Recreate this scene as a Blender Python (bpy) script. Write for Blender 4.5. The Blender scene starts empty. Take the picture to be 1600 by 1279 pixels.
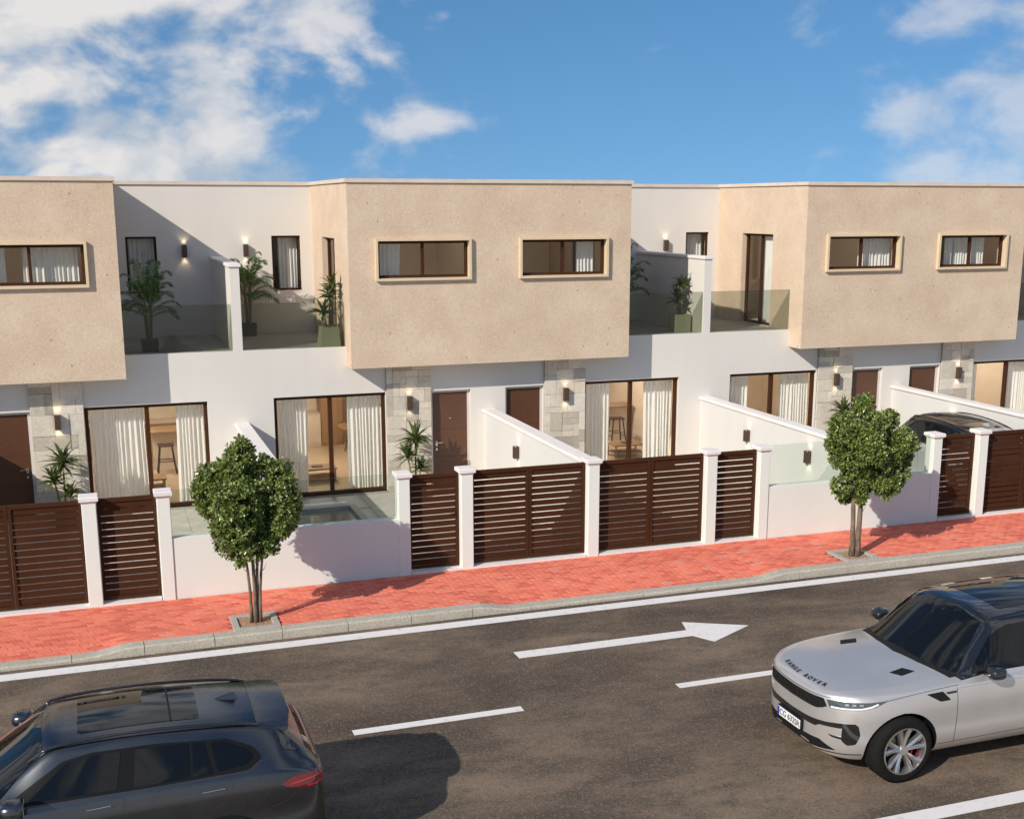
import bpy, bmesh, math, random
from mathutils import Vector, Matrix
from mathutils import noise as mnoise
from mathutils.bvhtree import BVHTree
from mathutils.geometry import delaunay_2d_cdt
R = math.radians
scene = bpy.context.scene
COL = scene.collection
rng = random.Random(7)

# ------------------------------------------------------------------ camera
cam_d = bpy.data.cameras.new('camera')
cam_d.sensor_width = 36.0
cam_d.lens = 1883.88 / 1600 * 36.0
cam_d.shift_x = (800 - 812.6) / 1600
cam_d.shift_y = (735.8 - 639.5) / 1600
cam_d.clip_start = 0.1
cam_d.clip_end = 5000
cam = bpy.data.objects.new('camera', cam_d)
COL.objects.link(cam)
cam.location = (0, -26.4, 6.4394)
cam.rotation_euler = (R(90 - 12.453), 0, R(-19.47))
scene.camera = cam

# ------------------------------------------------------------------ light
SUN_TRAVEL = Vector((0.88, 0.565, -0.625)).normalized()
sun_d = bpy.data.lights.new('sun', 'SUN')
sun_d.energy = 4.6
sun_d.angle = R(0.5)
sun_d.color = (1.0, 0.93, 0.83)
sun = bpy.data.objects.new('sun', sun_d)
COL.objects.link(sun)
sun.rotation_euler = SUN_TRAVEL.to_track_quat('-Z', 'Y').to_euler()
sun.location = (-20, -30, 30)
SUN_EL = math.asin(-SUN_TRAVEL.z)
SUN_ROT = math.atan2(-SUN_TRAVEL.x, -SUN_TRAVEL.y)

world = bpy.data.worlds.new('World')
scene.world = world
world.use_nodes = True
wn, wl = world.node_tree.nodes, world.node_tree.links
wn.clear()


def wnode(t, **kw):
    n = wn.new(t)
    for k, v in kw.items():
        setattr(n, k, v)
    return n


def wmath(op, a, b=None, c=None, clamp=False):
    n = wnode('ShaderNodeMath', operation=op, use_clamp=clamp)
    for i, v in enumerate((a, b, c)):
        if v is None:
            continue
        if isinstance(v, (int, float)):
            n.inputs[i].default_value = v
        else:
            wl.new(v, n.inputs[i])
    return n.outputs[0]


def build_world():
    tc = wnode('ShaderNodeTexCoord')
    sep = wnode('ShaderNodeSeparateXYZ')
    wl.new(tc.outputs['Generated'], sep.inputs[0])
    x, y, z = sep.outputs
    # deep clear sky: look a little higher up the Nishita dome everywhere
    z2 = wmath('MULTIPLY_ADD', z, 1.0, 0.25)
    z2 = wmath('MAXIMUM', z2, 0.02)
    comb = wnode('ShaderNodeCombineXYZ')
    wl.new(x, comb.inputs[0]); wl.new(y, comb.inputs[1]); wl.new(z2, comb.inputs[2])
    nrm = wnode('ShaderNodeVectorMath', operation='NORMALIZE')
    wl.new(comb.outputs[0], nrm.inputs[0])
    sky = wnode('ShaderNodeTexSky', sky_type='NISHITA')
    sky.sun_disc = False
    sky.sun_elevation = SUN_EL
    sky.sun_rotation = SUN_ROT
    sky.air_density = 1.15
    sky.dust_density = 0.3
    sky.ozone_density = 2.2
    wl.new(nrm.outputs[0], sky.inputs[0])
    hsv = wnode('ShaderNodeHueSaturation')
    hsv.inputs['Saturation'].default_value = 1.28
    hsv.inputs['Value'].default_value = SKY_VALUE
    wl.new(sky.outputs[0], hsv.inputs['Color'])
    # clouds: drifting banks of cumulus around the whole sky
    az = wmath('ARCTAN2', x, y)
    bank = wmath('COSINE', wmath('MULTIPLY', wmath('SUBTRACT', az, R(2.5)), 360 / 46.0))
    stretch = wnode('ShaderNodeVectorMath', operation='MULTIPLY')
    stretch.inputs[1].default_value = (1, 1, 1.6)
    wl.new(tc.outputs['Generated'], stretch.inputs[0])

    def noise(off, scale, detail, rough=0.55, dist=0.0):
        add = wnode('ShaderNodeVectorMath', operation='ADD')
        add.inputs[1].default_value = off
        wl.new(stretch.outputs[0], add.inputs[0])
        n = wnode('ShaderNodeTexNoise')
        n.inputs['Scale'].default_value = scale
        n.inputs['Detail'].default_value = detail
        n.inputs['Roughness'].default_value = rough
        n.inputs['Distortion'].default_value = dist
        wl.new(add.outputs[0], n.inputs['Vector'])
        return n.outputs['Fac']
    o = CLOUD_OFF
    n1 = noise(o, 11.5, 8, 0.52, 0.2)
    n2 = noise((o[0] + 0.016, o[1] + 0.006, o[2] - 0.040), 11.5, 5, 0.5, 0.2)
    big = noise((o[0] + 3, o[1], o[2]), 3.0, 2)
    dens = wmath('ADD', n1, wmath('MULTIPLY_ADD', bank, 0.19, 0.0))
    dens = wmath('ADD', dens, wmath('MULTIPLY', wmath('SUBTRACT', big, 0.5), 0.35))
    ramp = wnode('ShaderNodeMapRange', interpolation_type='SMOOTHSTEP')
    ramp.inputs['From Min'].default_value = 0.48
    ramp.inputs['From Max'].default_value = 0.69
    wl.new(dens, ramp.inputs['Value'])
    thin = wmath('MULTIPLY_ADD', wmath('COSINE', wmath('SUBTRACT', az, R(50))), -2.6, 2.75, True)
    cov = wmath('MULTIPLY', ramp.outputs[0], wmath('MULTIPLY_ADD', thin, 0.55, 0.38))
    shade = wnode('ShaderNodeMapRange')
    shade.inputs['From Min'].default_value = -0.13
    shade.inputs['From Max'].default_value = 0.11
    wl.new(wmath('SUBTRACT', n1, n2), shade.inputs['Value'])
    ccol = wnode('ShaderNodeMix', data_type='RGBA')
    ccol.inputs[6].default_value = (CLOUD * 0.62, CLOUD * 0.69, CLOUD * 0.78, 1)
    ccol.inputs[7].default_value = (CLOUD * 1.04, CLOUD * 1.0, CLOUD * 0.97, 1)
    wl.new(shade.outputs[0], ccol.inputs[0])
    mix = wnode('ShaderNodeMix', data_type='RGBA')
    wl.new(cov, mix.inputs[0])
    wl.new(hsv.outputs[0], mix.inputs[6])
    wl.new(ccol.outputs[2], mix.inputs[7])
    bg = wnode('ShaderNodeBackground')
    bg.inputs['Strength'].default_value = 0.12
    wl.new(mix.outputs[2], bg.inputs['Color'])
    out = wnode('ShaderNodeOutputWorld')
    wl.new(bg.outputs[0], out.inputs[0])


SKY_VALUE = 1.06
CLOUD = 6.7
CLOUD_OFF = (8.4, 0.7, 2.2)
build_world()

scene.view_settings.view_transform = 'Standard'
scene.view_settings.look = 'None'
scene.view_settings.exposure = 0.0
scene.view_settings.gamma = 1.0
scene.view_settings.use_curve_mapping = False
scene.cycles.max_bounces = 8
scene.cycles.transparent_max_bounces = 12
scene.cycles.caustics_reflective = False
scene.cycles.caustics_refractive = False


# ------------------------------------------------------------------ materials
class NT:
    def __init__(self, name):
        self.m = bpy.data.materials.new(name)
        self.m.use_nodes = True
        self.t = self.m.node_tree
        self.n, self.l = self.t.nodes, self.t.links
        self.p = self.n['Principled BSDF']
        self.out = self.n['Material Output']
        self._pos = None

    def node(self, t, **kw):
        n = self.n.new(t)
        for k, v in kw.items():
            setattr(n, k, v)
        return n

    def pos(self):
        if self._pos is None:
            self._pos = self.node('ShaderNodeNewGeometry').outputs['Position']
        return self._pos

    def obj(self):
        return self.node('ShaderNodeTexCoord').outputs['Object']

    def put(self, sock, v):
        if isinstance(v, (int, float)):
            sock.default_value = v
        elif isinstance(v, (tuple, list)):
            sock.default_value = tuple(v) if len(v) != 3 or len(sock.default_value) == 3 else (*v, 1)
        else:
            self.l.new(v, sock)

    def noise(self, scale, detail=4, rough=0.55, vec=None, out='Fac', dist=0):
        n = self.node('ShaderNodeTexNoise')
        n.inputs['Scale'].default_value = scale
        n.inputs['Detail'].default_value = detail
        n.inputs['Roughness'].default_value = rough
        n.inputs['Distortion'].default_value = dist
        self.l.new(vec or self.pos(), n.inputs['Vector'])
        return n.outputs[out]

    def scaled(self, s, vec=None):
        n = self.node('ShaderNodeVectorMath', operation='MULTIPLY')
        n.inputs[1].default_value = s
        self.l.new(vec or self.pos(), n.inputs[0])
        return n.outputs[0]

    def voro(self, scale, vec=None, out='Distance', feature='F1', rnd=1.0):
        n = self.node('ShaderNodeTexVoronoi', feature=feature)
        n.inputs['Scale'].default_value = scale
        n.inputs['Randomness'].default_value = rnd
        self.l.new(vec or self.pos(), n.inputs['Vector'])
        return n.outputs[out]

    def math(self, op, a, b=None, c=None, clamp=False):
        n = self.node('ShaderNodeMath', operation=op, use_clamp=clamp)
        for i, v in enumerate((a, b, c)):
            if v is not None:
                self.put(n.inputs[i], v)
        return n.outputs[0]

    def rng(self, v, a, b, c=0.0, d=1.0, smooth=False):
        n = self.node('ShaderNodeMapRange')
        if smooth:
            n.interpolation_type = 'SMOOTHSTEP'
        self.l.new(v, n.inputs['Value'])
        for k, x in zip(('From Min', 'From Max', 'To Min', 'To Max'), (a, b, c, d)):
            n.inputs[k].default_value = x
        return n.outputs[0]

    def mix(self, f, a, b, blend='MIX'):
        n = self.node('ShaderNodeMix', data_type='RGBA', blend_type=blend)
        self.put(n.inputs[0], f); self.put(n.inputs[6], a); self.put(n.inputs[7], b)
        return n.outputs[2]

    def hsv(self, col, h=0.5, s=1.0, v=1.0):
        n = self.node('ShaderNodeHueSaturation')
        self.put(n.inputs['Hue'], h); self.put(n.inputs['Saturation'], s); self.put(n.inputs['Value'], v)
        self.put(n.inputs['Color'], col)
        return n.outputs[0]

    def bump(self, h, strength=0.3, dist=0.01):
        n = self.node('ShaderNodeBump')
        n.inputs['Strength'].default_value = strength
        n.inputs['Distance'].default_value = dist
        self.l.new(h, n.inputs['Height'])
        self.l.new(n.outputs[0], self.p.inputs['Normal'])

    def set(self, **kw):
        for k, v in kw.items():
            self.put(self.p.inputs[k.replace('_', ' ')], v)
        return self


def simple(name, col, rough=0.5, metal=0.0, spec=0.5, coat=0.0, var=0.06, vscale=3.0, coat_rough=0.03):
    t = NT(name)
    n = t.noise(vscale, 5)
    c = t.mix(t.rng(n, 0.3, 0.7), tuple(x * (1 - var) for x in col), tuple(min(1, x * (1 + var)) for x in col))
    t.set(Base_Color=c, Roughness=rough, Metallic=metal, Coat_Weight=coat, Coat_Roughness=coat_rough)
    t.p.inputs['Specular IOR Level'].default_value = spec
    return t.m


M = {}


def plaster(name, col):
    t = NT(name)
    big = t.noise(0.55, 6, 0.6)
    streak = t.noise(1.0, 5, 0.6, t.scaled((2.2, 2.2, 0.25)))
    f = t.math('ADD', t.rng(big, 0.3, 0.7, 0, 0.6), t.rng(streak, 0.35, 0.7, 0, 0.4))
    c = t.mix(f, tuple(x * 0.955 for x in col), tuple(min(1, x * 1.03) for x in col))
    h = t.noise(95, 4, 0.6)
    h2 = t.noise(5, 3, 0.5)
    t.set(Base_Color=c, Roughness=0.88)
    t.p.inputs['Specular IOR Level'].default_value = 0.25
    t.bump(t.math('ADD', h, t.math('MULTIPLY', h2, 1.5)), 0.22, 0.004)
    return t.m


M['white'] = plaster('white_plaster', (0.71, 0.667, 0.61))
M['white_greened'] = plaster('white_plaster_bounce_offset', (0.775, 0.80, 0.735))  # same plaster, greened to cancel pink light bounced off the red pavers
M['white_dimmed'] = plaster('white_plaster_sun_dimmed', (0.65, 0.635, 0.605))  # same plaster, darkened because these side-facing walls catch more sun


def beige_stone():
    t = NT('beige_stone_render')
    fine = t.noise(27, 6, 0.75)
    mid = t.noise(1.3, 6, 0.62)
    grain = t.noise(14, 4, 0.6, t.scaled((1.4, 1.4, 0.75)))
    c = t.mix(t.rng(mid, 0.32, 0.68), (0.585, 0.44, 0.315), (0.69, 0.545, 0.405))
    c = t.mix(t.rng(grain, 0.5, 0.72, 0, 0.6), c, (0.55, 0.41, 0.285))
    c = t.mix(t.rng(fine, 0.54, 0.64, 0, 0.8), c, (0.76, 0.63, 0.50))
    c = t.mix(t.rng(fine, 0.40, 0.33, 0, 0.7), c, (0.40, 0.285, 0.20))
    # sparse elongated pits
    v = t.voro(5.2, t.scaled((1.0, 1.0, 0.62)))
    keep = t.voro(5.2, t.scaled((1.0, 1.0, 0.62)), 'Color')
    kk = t.node('ShaderNodeSeparateColor')
    t.l.new(keep, kk.inputs[0])
    wob = t.math('ADD', v, t.math('MULTIPLY', t.math('SUBTRACT', fine, 0.5), 0.09))
    pit = t.math('MULTIPLY', t.rng(wob, 0.085, 0.055), t.math('GREATER_THAN', kk.outputs[0], 0.60))
    v2 = t.voro(16, t.scaled((1.0, 1.0, 0.6)))
    k2 = t.node('ShaderNodeSeparateColor')
    t.l.new(t.voro(16, t.scaled((1.0, 1.0, 0.6)), 'Color'), k2.inputs[0])
    pit2 = t.math('MULTIPLY', t.rng(v2, 0.13, 0.08), t.math('GREATER_THAN', k2.outputs[1], 0.6))
    allp = t.math('MAXIMUM', pit, t.math('MULTIPLY', pit2, 0.75))
    c = t.mix(t.math('MULTIPLY', allp, 0.7), c, (0.24, 0.15, 0.085))
    t.set(Base_Color=c, Roughness=0.9)
    t.p.inputs['Specular IOR Level'].default_value = 0.2
    h = t.math('SUBTRACT', t.math('MULTIPLY', fine, 0.5), t.math('MULTIPLY', allp, 2.0))
    t.bump(h, 0.6, 0.006)
    return t.m


M['beige'] = beige_stone()
M['coping'] = simple('cream_coping', (0.66, 0.55, 0.45), 0.75, var=0.08)
M['capwhite'] = simple('white_coping', (0.80, 0.755, 0.72), 0.7, var=0.04)


def cladding():
    t = NT('stone_cladding')
    oi = t.node('ShaderNodeObjectInfo')
    r = oi.outputs['Random']
    ramp = t.node('ShaderNodeValToRGB')
    e = ramp.color_ramp.elements
    e[0].position, e[0].color = 0.0, (0.42, 0.37, 0.30, 1)
    e[1].position, e[1].color = 1.0, (0.66, 0.59, 0.50, 1)
    for p, c in ((0.13, (0.55, 0.485, 0.395, 1)), (0.35, (0.70, 0.635, 0.54, 1)), (0.6, (0.78, 0.71, 0.61, 1)), (0.8, (0.74, 0.645, 0.505, 1))):
        x = ramp.color_ramp.elements.new(p); x.color = c
    t.l.new(r, ramp.inputs[0])
    off = t.node('ShaderNodeVectorMath', operation='ADD')
    t.l.new(t.pos(), off.inputs[0])
    sc = t.node('ShaderNodeVectorMath', operation='SCALE')
    sc.inputs[0].default_value = (13, 7, 29)
    t.l.new(r, sc.inputs['Scale'])
    t.l.new(sc.outputs[0], off.inputs[1])
    n = t.noise(9, 7, 0.65, off.outputs[0], dist=0.8)
    n2 = t.noise(60, 4, 0.7, off.outputs[0])
    c = t.mix(t.rng(n, 0.38, 0.70, 0, 0.55), ramp.outputs[0], t.hsv(ramp.outputs[0], 0.50, 1.1, 0.66))
    c = t.mix(t.rng(n2, 0.58, 0.72, 0, 0.5), c, (0.22, 0.19, 0.16))
    t.set(Base_Color=c, Roughness=0.9)
    t.bump(t.math('ADD', n, t.math('MULTIPLY', n2, 0.5)), 0.7, 0.012)
    return t.m


M['stone'] = cladding()
M['mortar'] = simple('mortar', (0.30, 0.27, 0.235), 0.95, var=0.15, vscale=20)
M['brown'] = simple('brown_aluminium', (0.060, 0.024, 0.011), 0.55, 0.0, 0.10, var=0.08)
M['slat'] = simple('brown_gate_slat', (0.062, 0.024, 0.011), 0.65, 0.0, 0.07, var=0.12, vscale=2)
M['door'] = simple('brown_door_paint', (0.105, 0.044, 0.022), 0.32, 0.0, 0.5, var=0.06)
M['groove'] = simple('dark_groove', (0.03, 0.016, 0.010), 0.7)
M['lampbrown'] = simple('bronze_lamp', (0.085, 0.050, 0.032), 0.5, 0.2)
M['chrome'] = simple('brushed_steel', (0.72, 0.71, 0.69), 0.25, 1.0)
M['pframe'] = simple('tan_window_surround', (0.68, 0.54, 0.36), 0.65, var=0.05)
M['jamb'] = simple('pale_door_frame', (0.60, 0.55, 0.51), 0.6)
M['interior'] = simple('warm_interior_paint', (0.74, 0.63, 0.51), 0.85, var=0.03)
M['ceiling'] = simple('white_ceiling_paint', (0.80, 0.75, 0.68), 0.85, var=0.03)
M['deck'] = simple('terrace_tile', (0.36, 0.33, 0.29), 0.6, var=0.14, vscale=1.5)


def wood(name, a, b, rough=0.45):
    t = NT(name)
    n = t.noise(3.0, 6, 0.6, t.scaled((1, 1, 9)), dist=0.6)
    n2 = t.noise(18, 3, 0.5, t.scaled((6, 6, 0.6)))
    c = t.mix(t.math('MULTIPLY', t.math('ADD', n, n2), 0.5), a, b)
    t.set(Base_Color=c, Roughness=rough)
    return t.m


M['oak'] = wood('oak_veneer', (0.23, 0.13, 0.065), (0.40, 0.255, 0.145))
M['darkwood'] = wood('dark_stained_wood', (0.035, 0.022, 0.015), (0.07, 0.045, 0.03))
M['floor'] = wood('interior_floor', (0.46, 0.35, 0.24), (0.58, 0.46, 0.33), 0.35)
M['worktop'] = simple('pale_worktop', (0.68, 0.60, 0.50), 0.35)
M['fabric'] = simple('pale_upholstery', (0.55, 0.50, 0.43), 0.95, var=0.1, vscale=12)


def curtain_mat():
    t = NT('sheer_curtain')
    w = t.noise(260, 2, 0.5)
    c = t.mix(t.rng(w, 0.3, 0.7), (0.93, 0.91, 0.85), (0.96, 0.945, 0.90))
    d = t.node('ShaderNodeBsdfDiffuse'); t.put(d.inputs['Color'], c)
    tr = t.node('ShaderNodeBsdfTranslucent'); t.put(tr.inputs['Color'], c)
    mx = t.node('ShaderNodeMixShader'); mx.inputs[0].default_value = 0.22
    t.l.new(d.outputs[0], mx.inputs[1]); t.l.new(tr.outputs[0], mx.inputs[2])
    t.l.new(mx.outputs[0], t.out.inputs[0])
    return t.m


M['curtain'] = curtain_mat()


def glass(name, tint, refl=0.06, grazing=0.75, rough=0.0):
    t = NT(name)
    t.n.remove(t.p)
    tr = t.node('ShaderNodeBsdfTransparent'); tr.inputs[0].default_value = (*tint, 1)
    gl = t.node('ShaderNodeBsdfGlossy'); gl.inputs['Roughness'].default_value = rough
    lw = t.node('ShaderNodeLayerWeight'); lw.inputs[0].default_value = 0.5
    f = t.math('MULTIPLY_ADD', t.math('POWER', lw.outputs['Facing'], 4.5), grazing, refl * 0.5)
    mx = t.node('ShaderNodeMixShader')
    t.l.new(f, mx.inputs[0]); t.l.new(tr.outputs[0], mx.inputs[1]); t.l.new(gl.outputs[0], mx.inputs[2])
    t.l.new(mx.outputs[0], t.out.inputs[0])
    return t.m


M['pane'] = glass('window_pane', (0.95, 0.955, 0.95), 0.05)
M['smoked'] = glass('smoked_balustrade_glass', (0.74, 0.765, 0.725), 0.05)
M['screen'] = glass('green_screen_glass', (0.91, 0.945, 0.92), 0.05)
M['glassedge'] = simple('glass_edge', (0.30, 0.42, 0.36), 0.1, 0.0, 0.6)


def asphalt():
    t = NT('asphalt')
    big = t.noise(0.55, 7, 0.62, t.scaled((0.55, 1.0, 1.0)), dist=0.5)
    mid = t.noise(3.2, 5, 0.65, t.scaled((0.5, 1.0, 1.0)))
    patch = t.noise(0.9, 5, 0.6, t.scaled((0.45, 1.0, 1.0)), dist=0.9)
    agg = t.voro(52, None, 'Color')
    a = t.node('ShaderNodeSeparateColor'); t.l.new(agg, a.inputs[0])
    sp = t.noise(48, 5, 0.8)
    c = t.mix(t.rng(big, 0.36, 0.62), (0.088, 0.066, 0.049), (0.225, 0.164, 0.118))
    c = t.mix(t.rng(patch, 0.50, 0.70, 0, 0.50, True), c, (0.050, 0.041, 0.036))
    c = t.mix(t.rng(mid, 0.45, 0.66, 0, 0.75), c, (0.085, 0.074, 0.058))
    c = t.mix(t.math('MULTIPLY', t.rng(a.outputs[0], 0.72, 0.95), 0.38), c, (0.34, 0.265, 0.205))
    c = t.mix(t.math('MULTIPLY', t.rng(a.outputs[1], 0.70, 0.95), 0.42), c, (0.05, 0.038, 0.030))
    c = t.mix(t.rng(sp, 0.53, 0.70, 0, 0.65), c, (0.30, 0.225, 0.165))
    t.set(Base_Color=c, Roughness=t.rng(big, 0.3, 0.7, 0.78, 0.92))
    t.p.inputs['Specular IOR Level'].default_value = 0.12
    t.bump(t.math('ADD', sp, t.math('MULTIPLY', a.outputs[0], 0.6)), 0.7, 0.008)
    return t.m


M['asphalt'] = asphalt()


def road_paint():
    t = NT('white_road_paint')
    n = t.noise(7, 6, 0.7)
    f = t.noise(120, 3, 0.7)
    w = t.math('MULTIPLY', t.rng(n, 0.56, 0.68), t.rng(f, 0.47, 0.6))
    c = t.mix(t.rng(f, 0.35, 0.65), (0.72, 0.68, 0.65), (0.84, 0.80, 0.77))
    c = t.mix(t.math('MULTIPLY', w, 0.85), c, (0.14, 0.12, 0.10))
    t.set(Base_Color=c, Roughness=0.7)
    t.bump(f, 0.4, 0.004)
    return t.m


M['paint'] = road_paint()


def paver():
    t = NT('red_paver')
    oi = t.node('ShaderNodeObjectInfo').outputs['Random']
    isl = t.node('ShaderNodeNewGeometry').outputs['Random Per Island']
    r = t.math('FRACT', t.math('ADD', oi, isl))
    ramp = t.node('ShaderNodeValToRGB')
    e = ramp.color_ramp.elements
    e[0].color = (0.54, 0.11, 0.072, 1)
    e[1].color = (0.76, 0.225, 0.145, 1); e[1].position = 0.97
    for p, c in ((0.3, (0.66, 0.145, 0.09, 1)), (0.6, (0.84, 0.235, 0.15, 1)), (0.85, (0.72, 0.19, 0.11, 1)), (0.99, (0.62, 0.30, 0.24, 1))):
        x = ramp.color_ramp.elements.new(p); x.color = c
    t.l.new(r, ramp.inputs[0])
    n = t.noise(14, 6, 0.68, t.scaled((0.5, 1.4, 1)))
    big = t.noise(1.1, 4, 0.6)
    c = t.mix(t.rng(n, 0.42, 0.70, 0, 0.55), ramp.outputs[0], (0.86, 0.30, 0.205))
    c = t.mix(t.rng(big, 0.35, 0.7, 0, 0.4), c, (0.66, 0.155, 0.105))
    sp = t.noise(70, 4, 0.7)
    c = t.mix(t.rng(sp, 0.60, 0.75, 0, 0.45), c, (0.70, 0.42, 0.34))
    pale = t.math('MULTIPLY', t.rng(t.noise(2.3, 4, 0.6), 0.64, 0.70), t.rng(n, 0.45, 0.6))
    c = t.mix(t.math('MULTIPLY', pale, 0.6), c, (0.66, 0.46, 0.36))
    t.set(Base_Color=c, Roughness=0.88)
    t.p.inputs['Specular IOR Level'].default_value = 0.25
    t.bump(t.math('ADD', n, sp), 0.4, 0.006)
    return t.m


M['paver'] = paver()
M['joint'] = simple('paver_joint_sand', (0.20, 0.06, 0.045), 0.95, var=0.25, vscale=30)


def granular(name, a, b, c3, scale=70):
    t = NT(name)
    v = t.voro(scale, None, 'Color')
    s = t.node('ShaderNodeSeparateColor'); t.l.new(v, s.inputs[0])
    n = t.noise(2.0, 5, 0.6)
    c = t.mix(s.outputs[0], a, b)
    c = t.mix(t.math('GREATER_THAN', s.outputs[1], 0.82), c, c3)
    c = t.mix(t.rng(n, 0.4, 0.7, 0, 0.35), c, tuple(x * 0.75 for x in a))
    t.set(Base_Color=c, Roughness=0.9)
    t.bump(s.outputs[0], 0.35, 0.004)
    return t.m


M['kerb'] = granular('granular_concrete', (0.43, 0.39, 0.315), (0.58, 0.53, 0.44), (0.27, 0.235, 0.19), 110)
M['pit'] = granular('pale_concrete', (0.40, 0.37, 0.32), (0.48, 0.45, 0.40), (0.30, 0.27, 0.23), 60)
M['soil'] = granular('bark_mulch', (0.36, 0.20, 0.10), (0.52, 0.34, 0.20), (0.16, 0.09, 0.05), 45)
M['slab'] = simple('garden_slab', (0.50, 0.46, 0.40), 0.75, var=0.13, vscale=2.5)
M['grey'] = simple('ground_gravel', (0.50, 0.43, 0.34), 0.95, var=0.3, vscale=0.8)
M['water'] = simple('pool_water', (0.19, 0.215, 0.185), 0.08, 0.0, 0.3)
M['pooltile'] = simple('pool_tile', (0.42, 0.44, 0.40), 0.3)


def leaf(name, dark, light, spec=0.5, rough=0.38, transl=0.25):
    t = NT(name)
    isl = t.node('ShaderNodeNewGeometry').outputs['Random Per Island']
    n = t.noise(2.2, 3)
    f = t.math('ADD', t.math('MULTIPLY', t.math('POWER', isl, 1.6), 0.85), t.math('MULTIPLY', n, 0.25), clamp=True)
    c = t.mix(f, dark, light)
    t.set(Base_Color=c, Roughness=rough)
    t.p.inputs['Specular IOR Level'].default_value = spec
    tr = t.node('ShaderNodeBsdfTranslucent'); t.put(tr.inputs['Color'], t.hsv(c, 0.485, 1.1, 1.5))
    mx = t.node('ShaderNodeMixShader'); mx.inputs[0].default_value = transl
    t.l.new(t.p.outputs[0], mx.inputs[1]); t.l.new(tr.outputs[0], mx.inputs[2])
    t.l.new(mx.outputs[0], t.out.inputs[0])
    return t.m


M['leaf'] = leaf('street_tree_leaf', (0.014, 0.032, 0.007), (0.33, 0.41, 0.095), 0.6, 0.30, 0.16)  # near-black to bright leaf tones stand in for crown shade and sun sparkle
M['palm'] = leaf('palm_leaf', (0.032, 0.08, 0.02), (0.14, 0.24, 0.07))
M['drac'] = leaf('dracaena_leaf', (0.045, 0.07, 0.02), (0.17, 0.21, 0.07))


def bark():
    t = NT('bark')
    n = t.noise(22, 6, 0.7, t.scaled((1, 1, 0.25)))
    c = t.mix(t.rng(n, 0.35, 0.68), (0.085, 0.055, 0.036), (0.30, 0.21, 0.145))
    t.set(Base_Color=c, Roughness=0.92)
    t.bump(n, 0.9, 0.015)
    return t.m


M['bark'] = bark()
M['cane'] = simple('green_brown_cane', (0.20, 0.19, 0.09), 0.8, var=0.3, vscale=30)
M['pot_dark'] = simple('charcoal_pot', (0.060, 0.058, 0.052), 0.6, var=0.15)
M['pot_green'] = simple('sage_pot', (0.44, 0.42, 0.28), 0.6, var=0.06)
M['potsoil'] = simple('potting_soil', (0.06, 0.042, 0.03), 0.95, var=0.3, vscale=40)

M['lamp_glow'] = bpy.data.materials.new('lamp_lens')
M['lamp_glow'].use_nodes = True
_p = M['lamp_glow'].node_tree.nodes['Principled BSDF']
_p.inputs['Emission Color'].default_value = (1.0, 0.78, 0.50, 1)
_p.inputs['Emission Strength'].default_value = 3.0


def carpaint(name, col, flake, rough=0.32, metal=0.65, coat=0.9, crough=0.04):
    t = NT(name)
    dirt = t.noise(2.5, 5, 0.6)
    c = t.mix(t.rng(dirt, 0.3, 0.7, 0.05, 0.3), col, flake)
    t.set(Base_Color=c, Metallic=metal, Roughness=t.rng(dirt, 0.3, 0.7, rough - 0.03, rough + 0.05), Coat_Weight=coat, Coat_Roughness=crough)
    return t.m


M['silver'] = carpaint('champagne_silver_paint', (0.61, 0.58, 0.555), (0.78, 0.75, 0.72), 0.32, 0.62, 0.8, 0.10)
M['graphite'] = carpaint('graphite_blue_paint', (0.095, 0.10, 0.108), (0.15, 0.155, 0.165), 0.27, 1.0, 0.5, 0.12)
M['palesilver'] = carpaint('pale_silver_paint', (0.56, 0.56, 0.55), (0.68, 0.68, 0.67), 0.34, 0.5)
M['gloss'] = simple('black_gloss', (0.012, 0.012, 0.013), 0.06, 0, 0.5, coat=1.0)
M['tint'] = simple('tinted_car_glass', (0.005, 0.006, 0.007), 0.02, 0, 0.36)
M['trim'] = simple('black_window_trim', (0.008, 0.008, 0.008), 0.45, 0, 0.15)
M['rubber'] = simple('tyre_rubber', (0.011, 0.0105, 0.010), 0.85, 0.0, 0.15, var=0.25, vscale=25)
M['plastic'] = simple('black_plastic', (0.010, 0.010, 0.010), 0.55, 0.0, 0.25, var=0.1)
M['alloy'] = simple('alloy', (0.62, 0.60, 0.575), 0.28, 0.9)
M['darkalloy'] = simple('dark_alloy', (0.06, 0.06, 0.06), 0.4, 0.6)
M['disc'] = simple('brake_disc', (0.35, 0.34, 0.33), 0.35, 1.0)
M['red'] = simple('red_caliper', (0.45, 0.02, 0.025), 0.4)
M['redlamp'] = simple('red_tail_lamp', (0.13, 0.006, 0.009), 0.08, 0, 0.6, coat=1.0)
M['redglow'] = simple('red_lamp_strip', (0.50, 0.02, 0.03), 0.2, 0, 0.5, coat=1.0)
M['lens'] = simple('headlamp_lens', (0.055, 0.075, 0.085), 0.03, 0, 0.6, coat=1.0)
M['drl'] = simple('white_running_light', (0.80, 0.80, 0.80), 0.2, coat=0.5)
M['platewhite'] = simple('plate_white', (0.80, 0.80, 0.78), 0.4, var=0.02)
M['plateblue'] = simple('plate_blue', (0.03, 0.04, 0.32), 0.4)
M['black'] = simple('black_lettering', (0.012, 0.012, 0.012), 0.4)


# ------------------------------------------------------------------ helpers
def world_off(o):
    v = Vector((0, 0, 0))
    while o is not None:
        v += o.location
        o = o.parent
    return v


def tag(o, label=None, cat=None, group=None, kind=None):
    if label: o['label'] = label
    if cat: o['category'] = cat
    if group: o['group'] = group
    if kind: o['kind'] = kind
    return o


def empty(name, loc, label=None, cat=None, group=None):
    o = bpy.data.objects.new(name, None)
    o.empty_display_size = 0.1
    o.location = loc
    COL.objects.link(o)
    return tag(o, label, cat, group)


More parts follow.
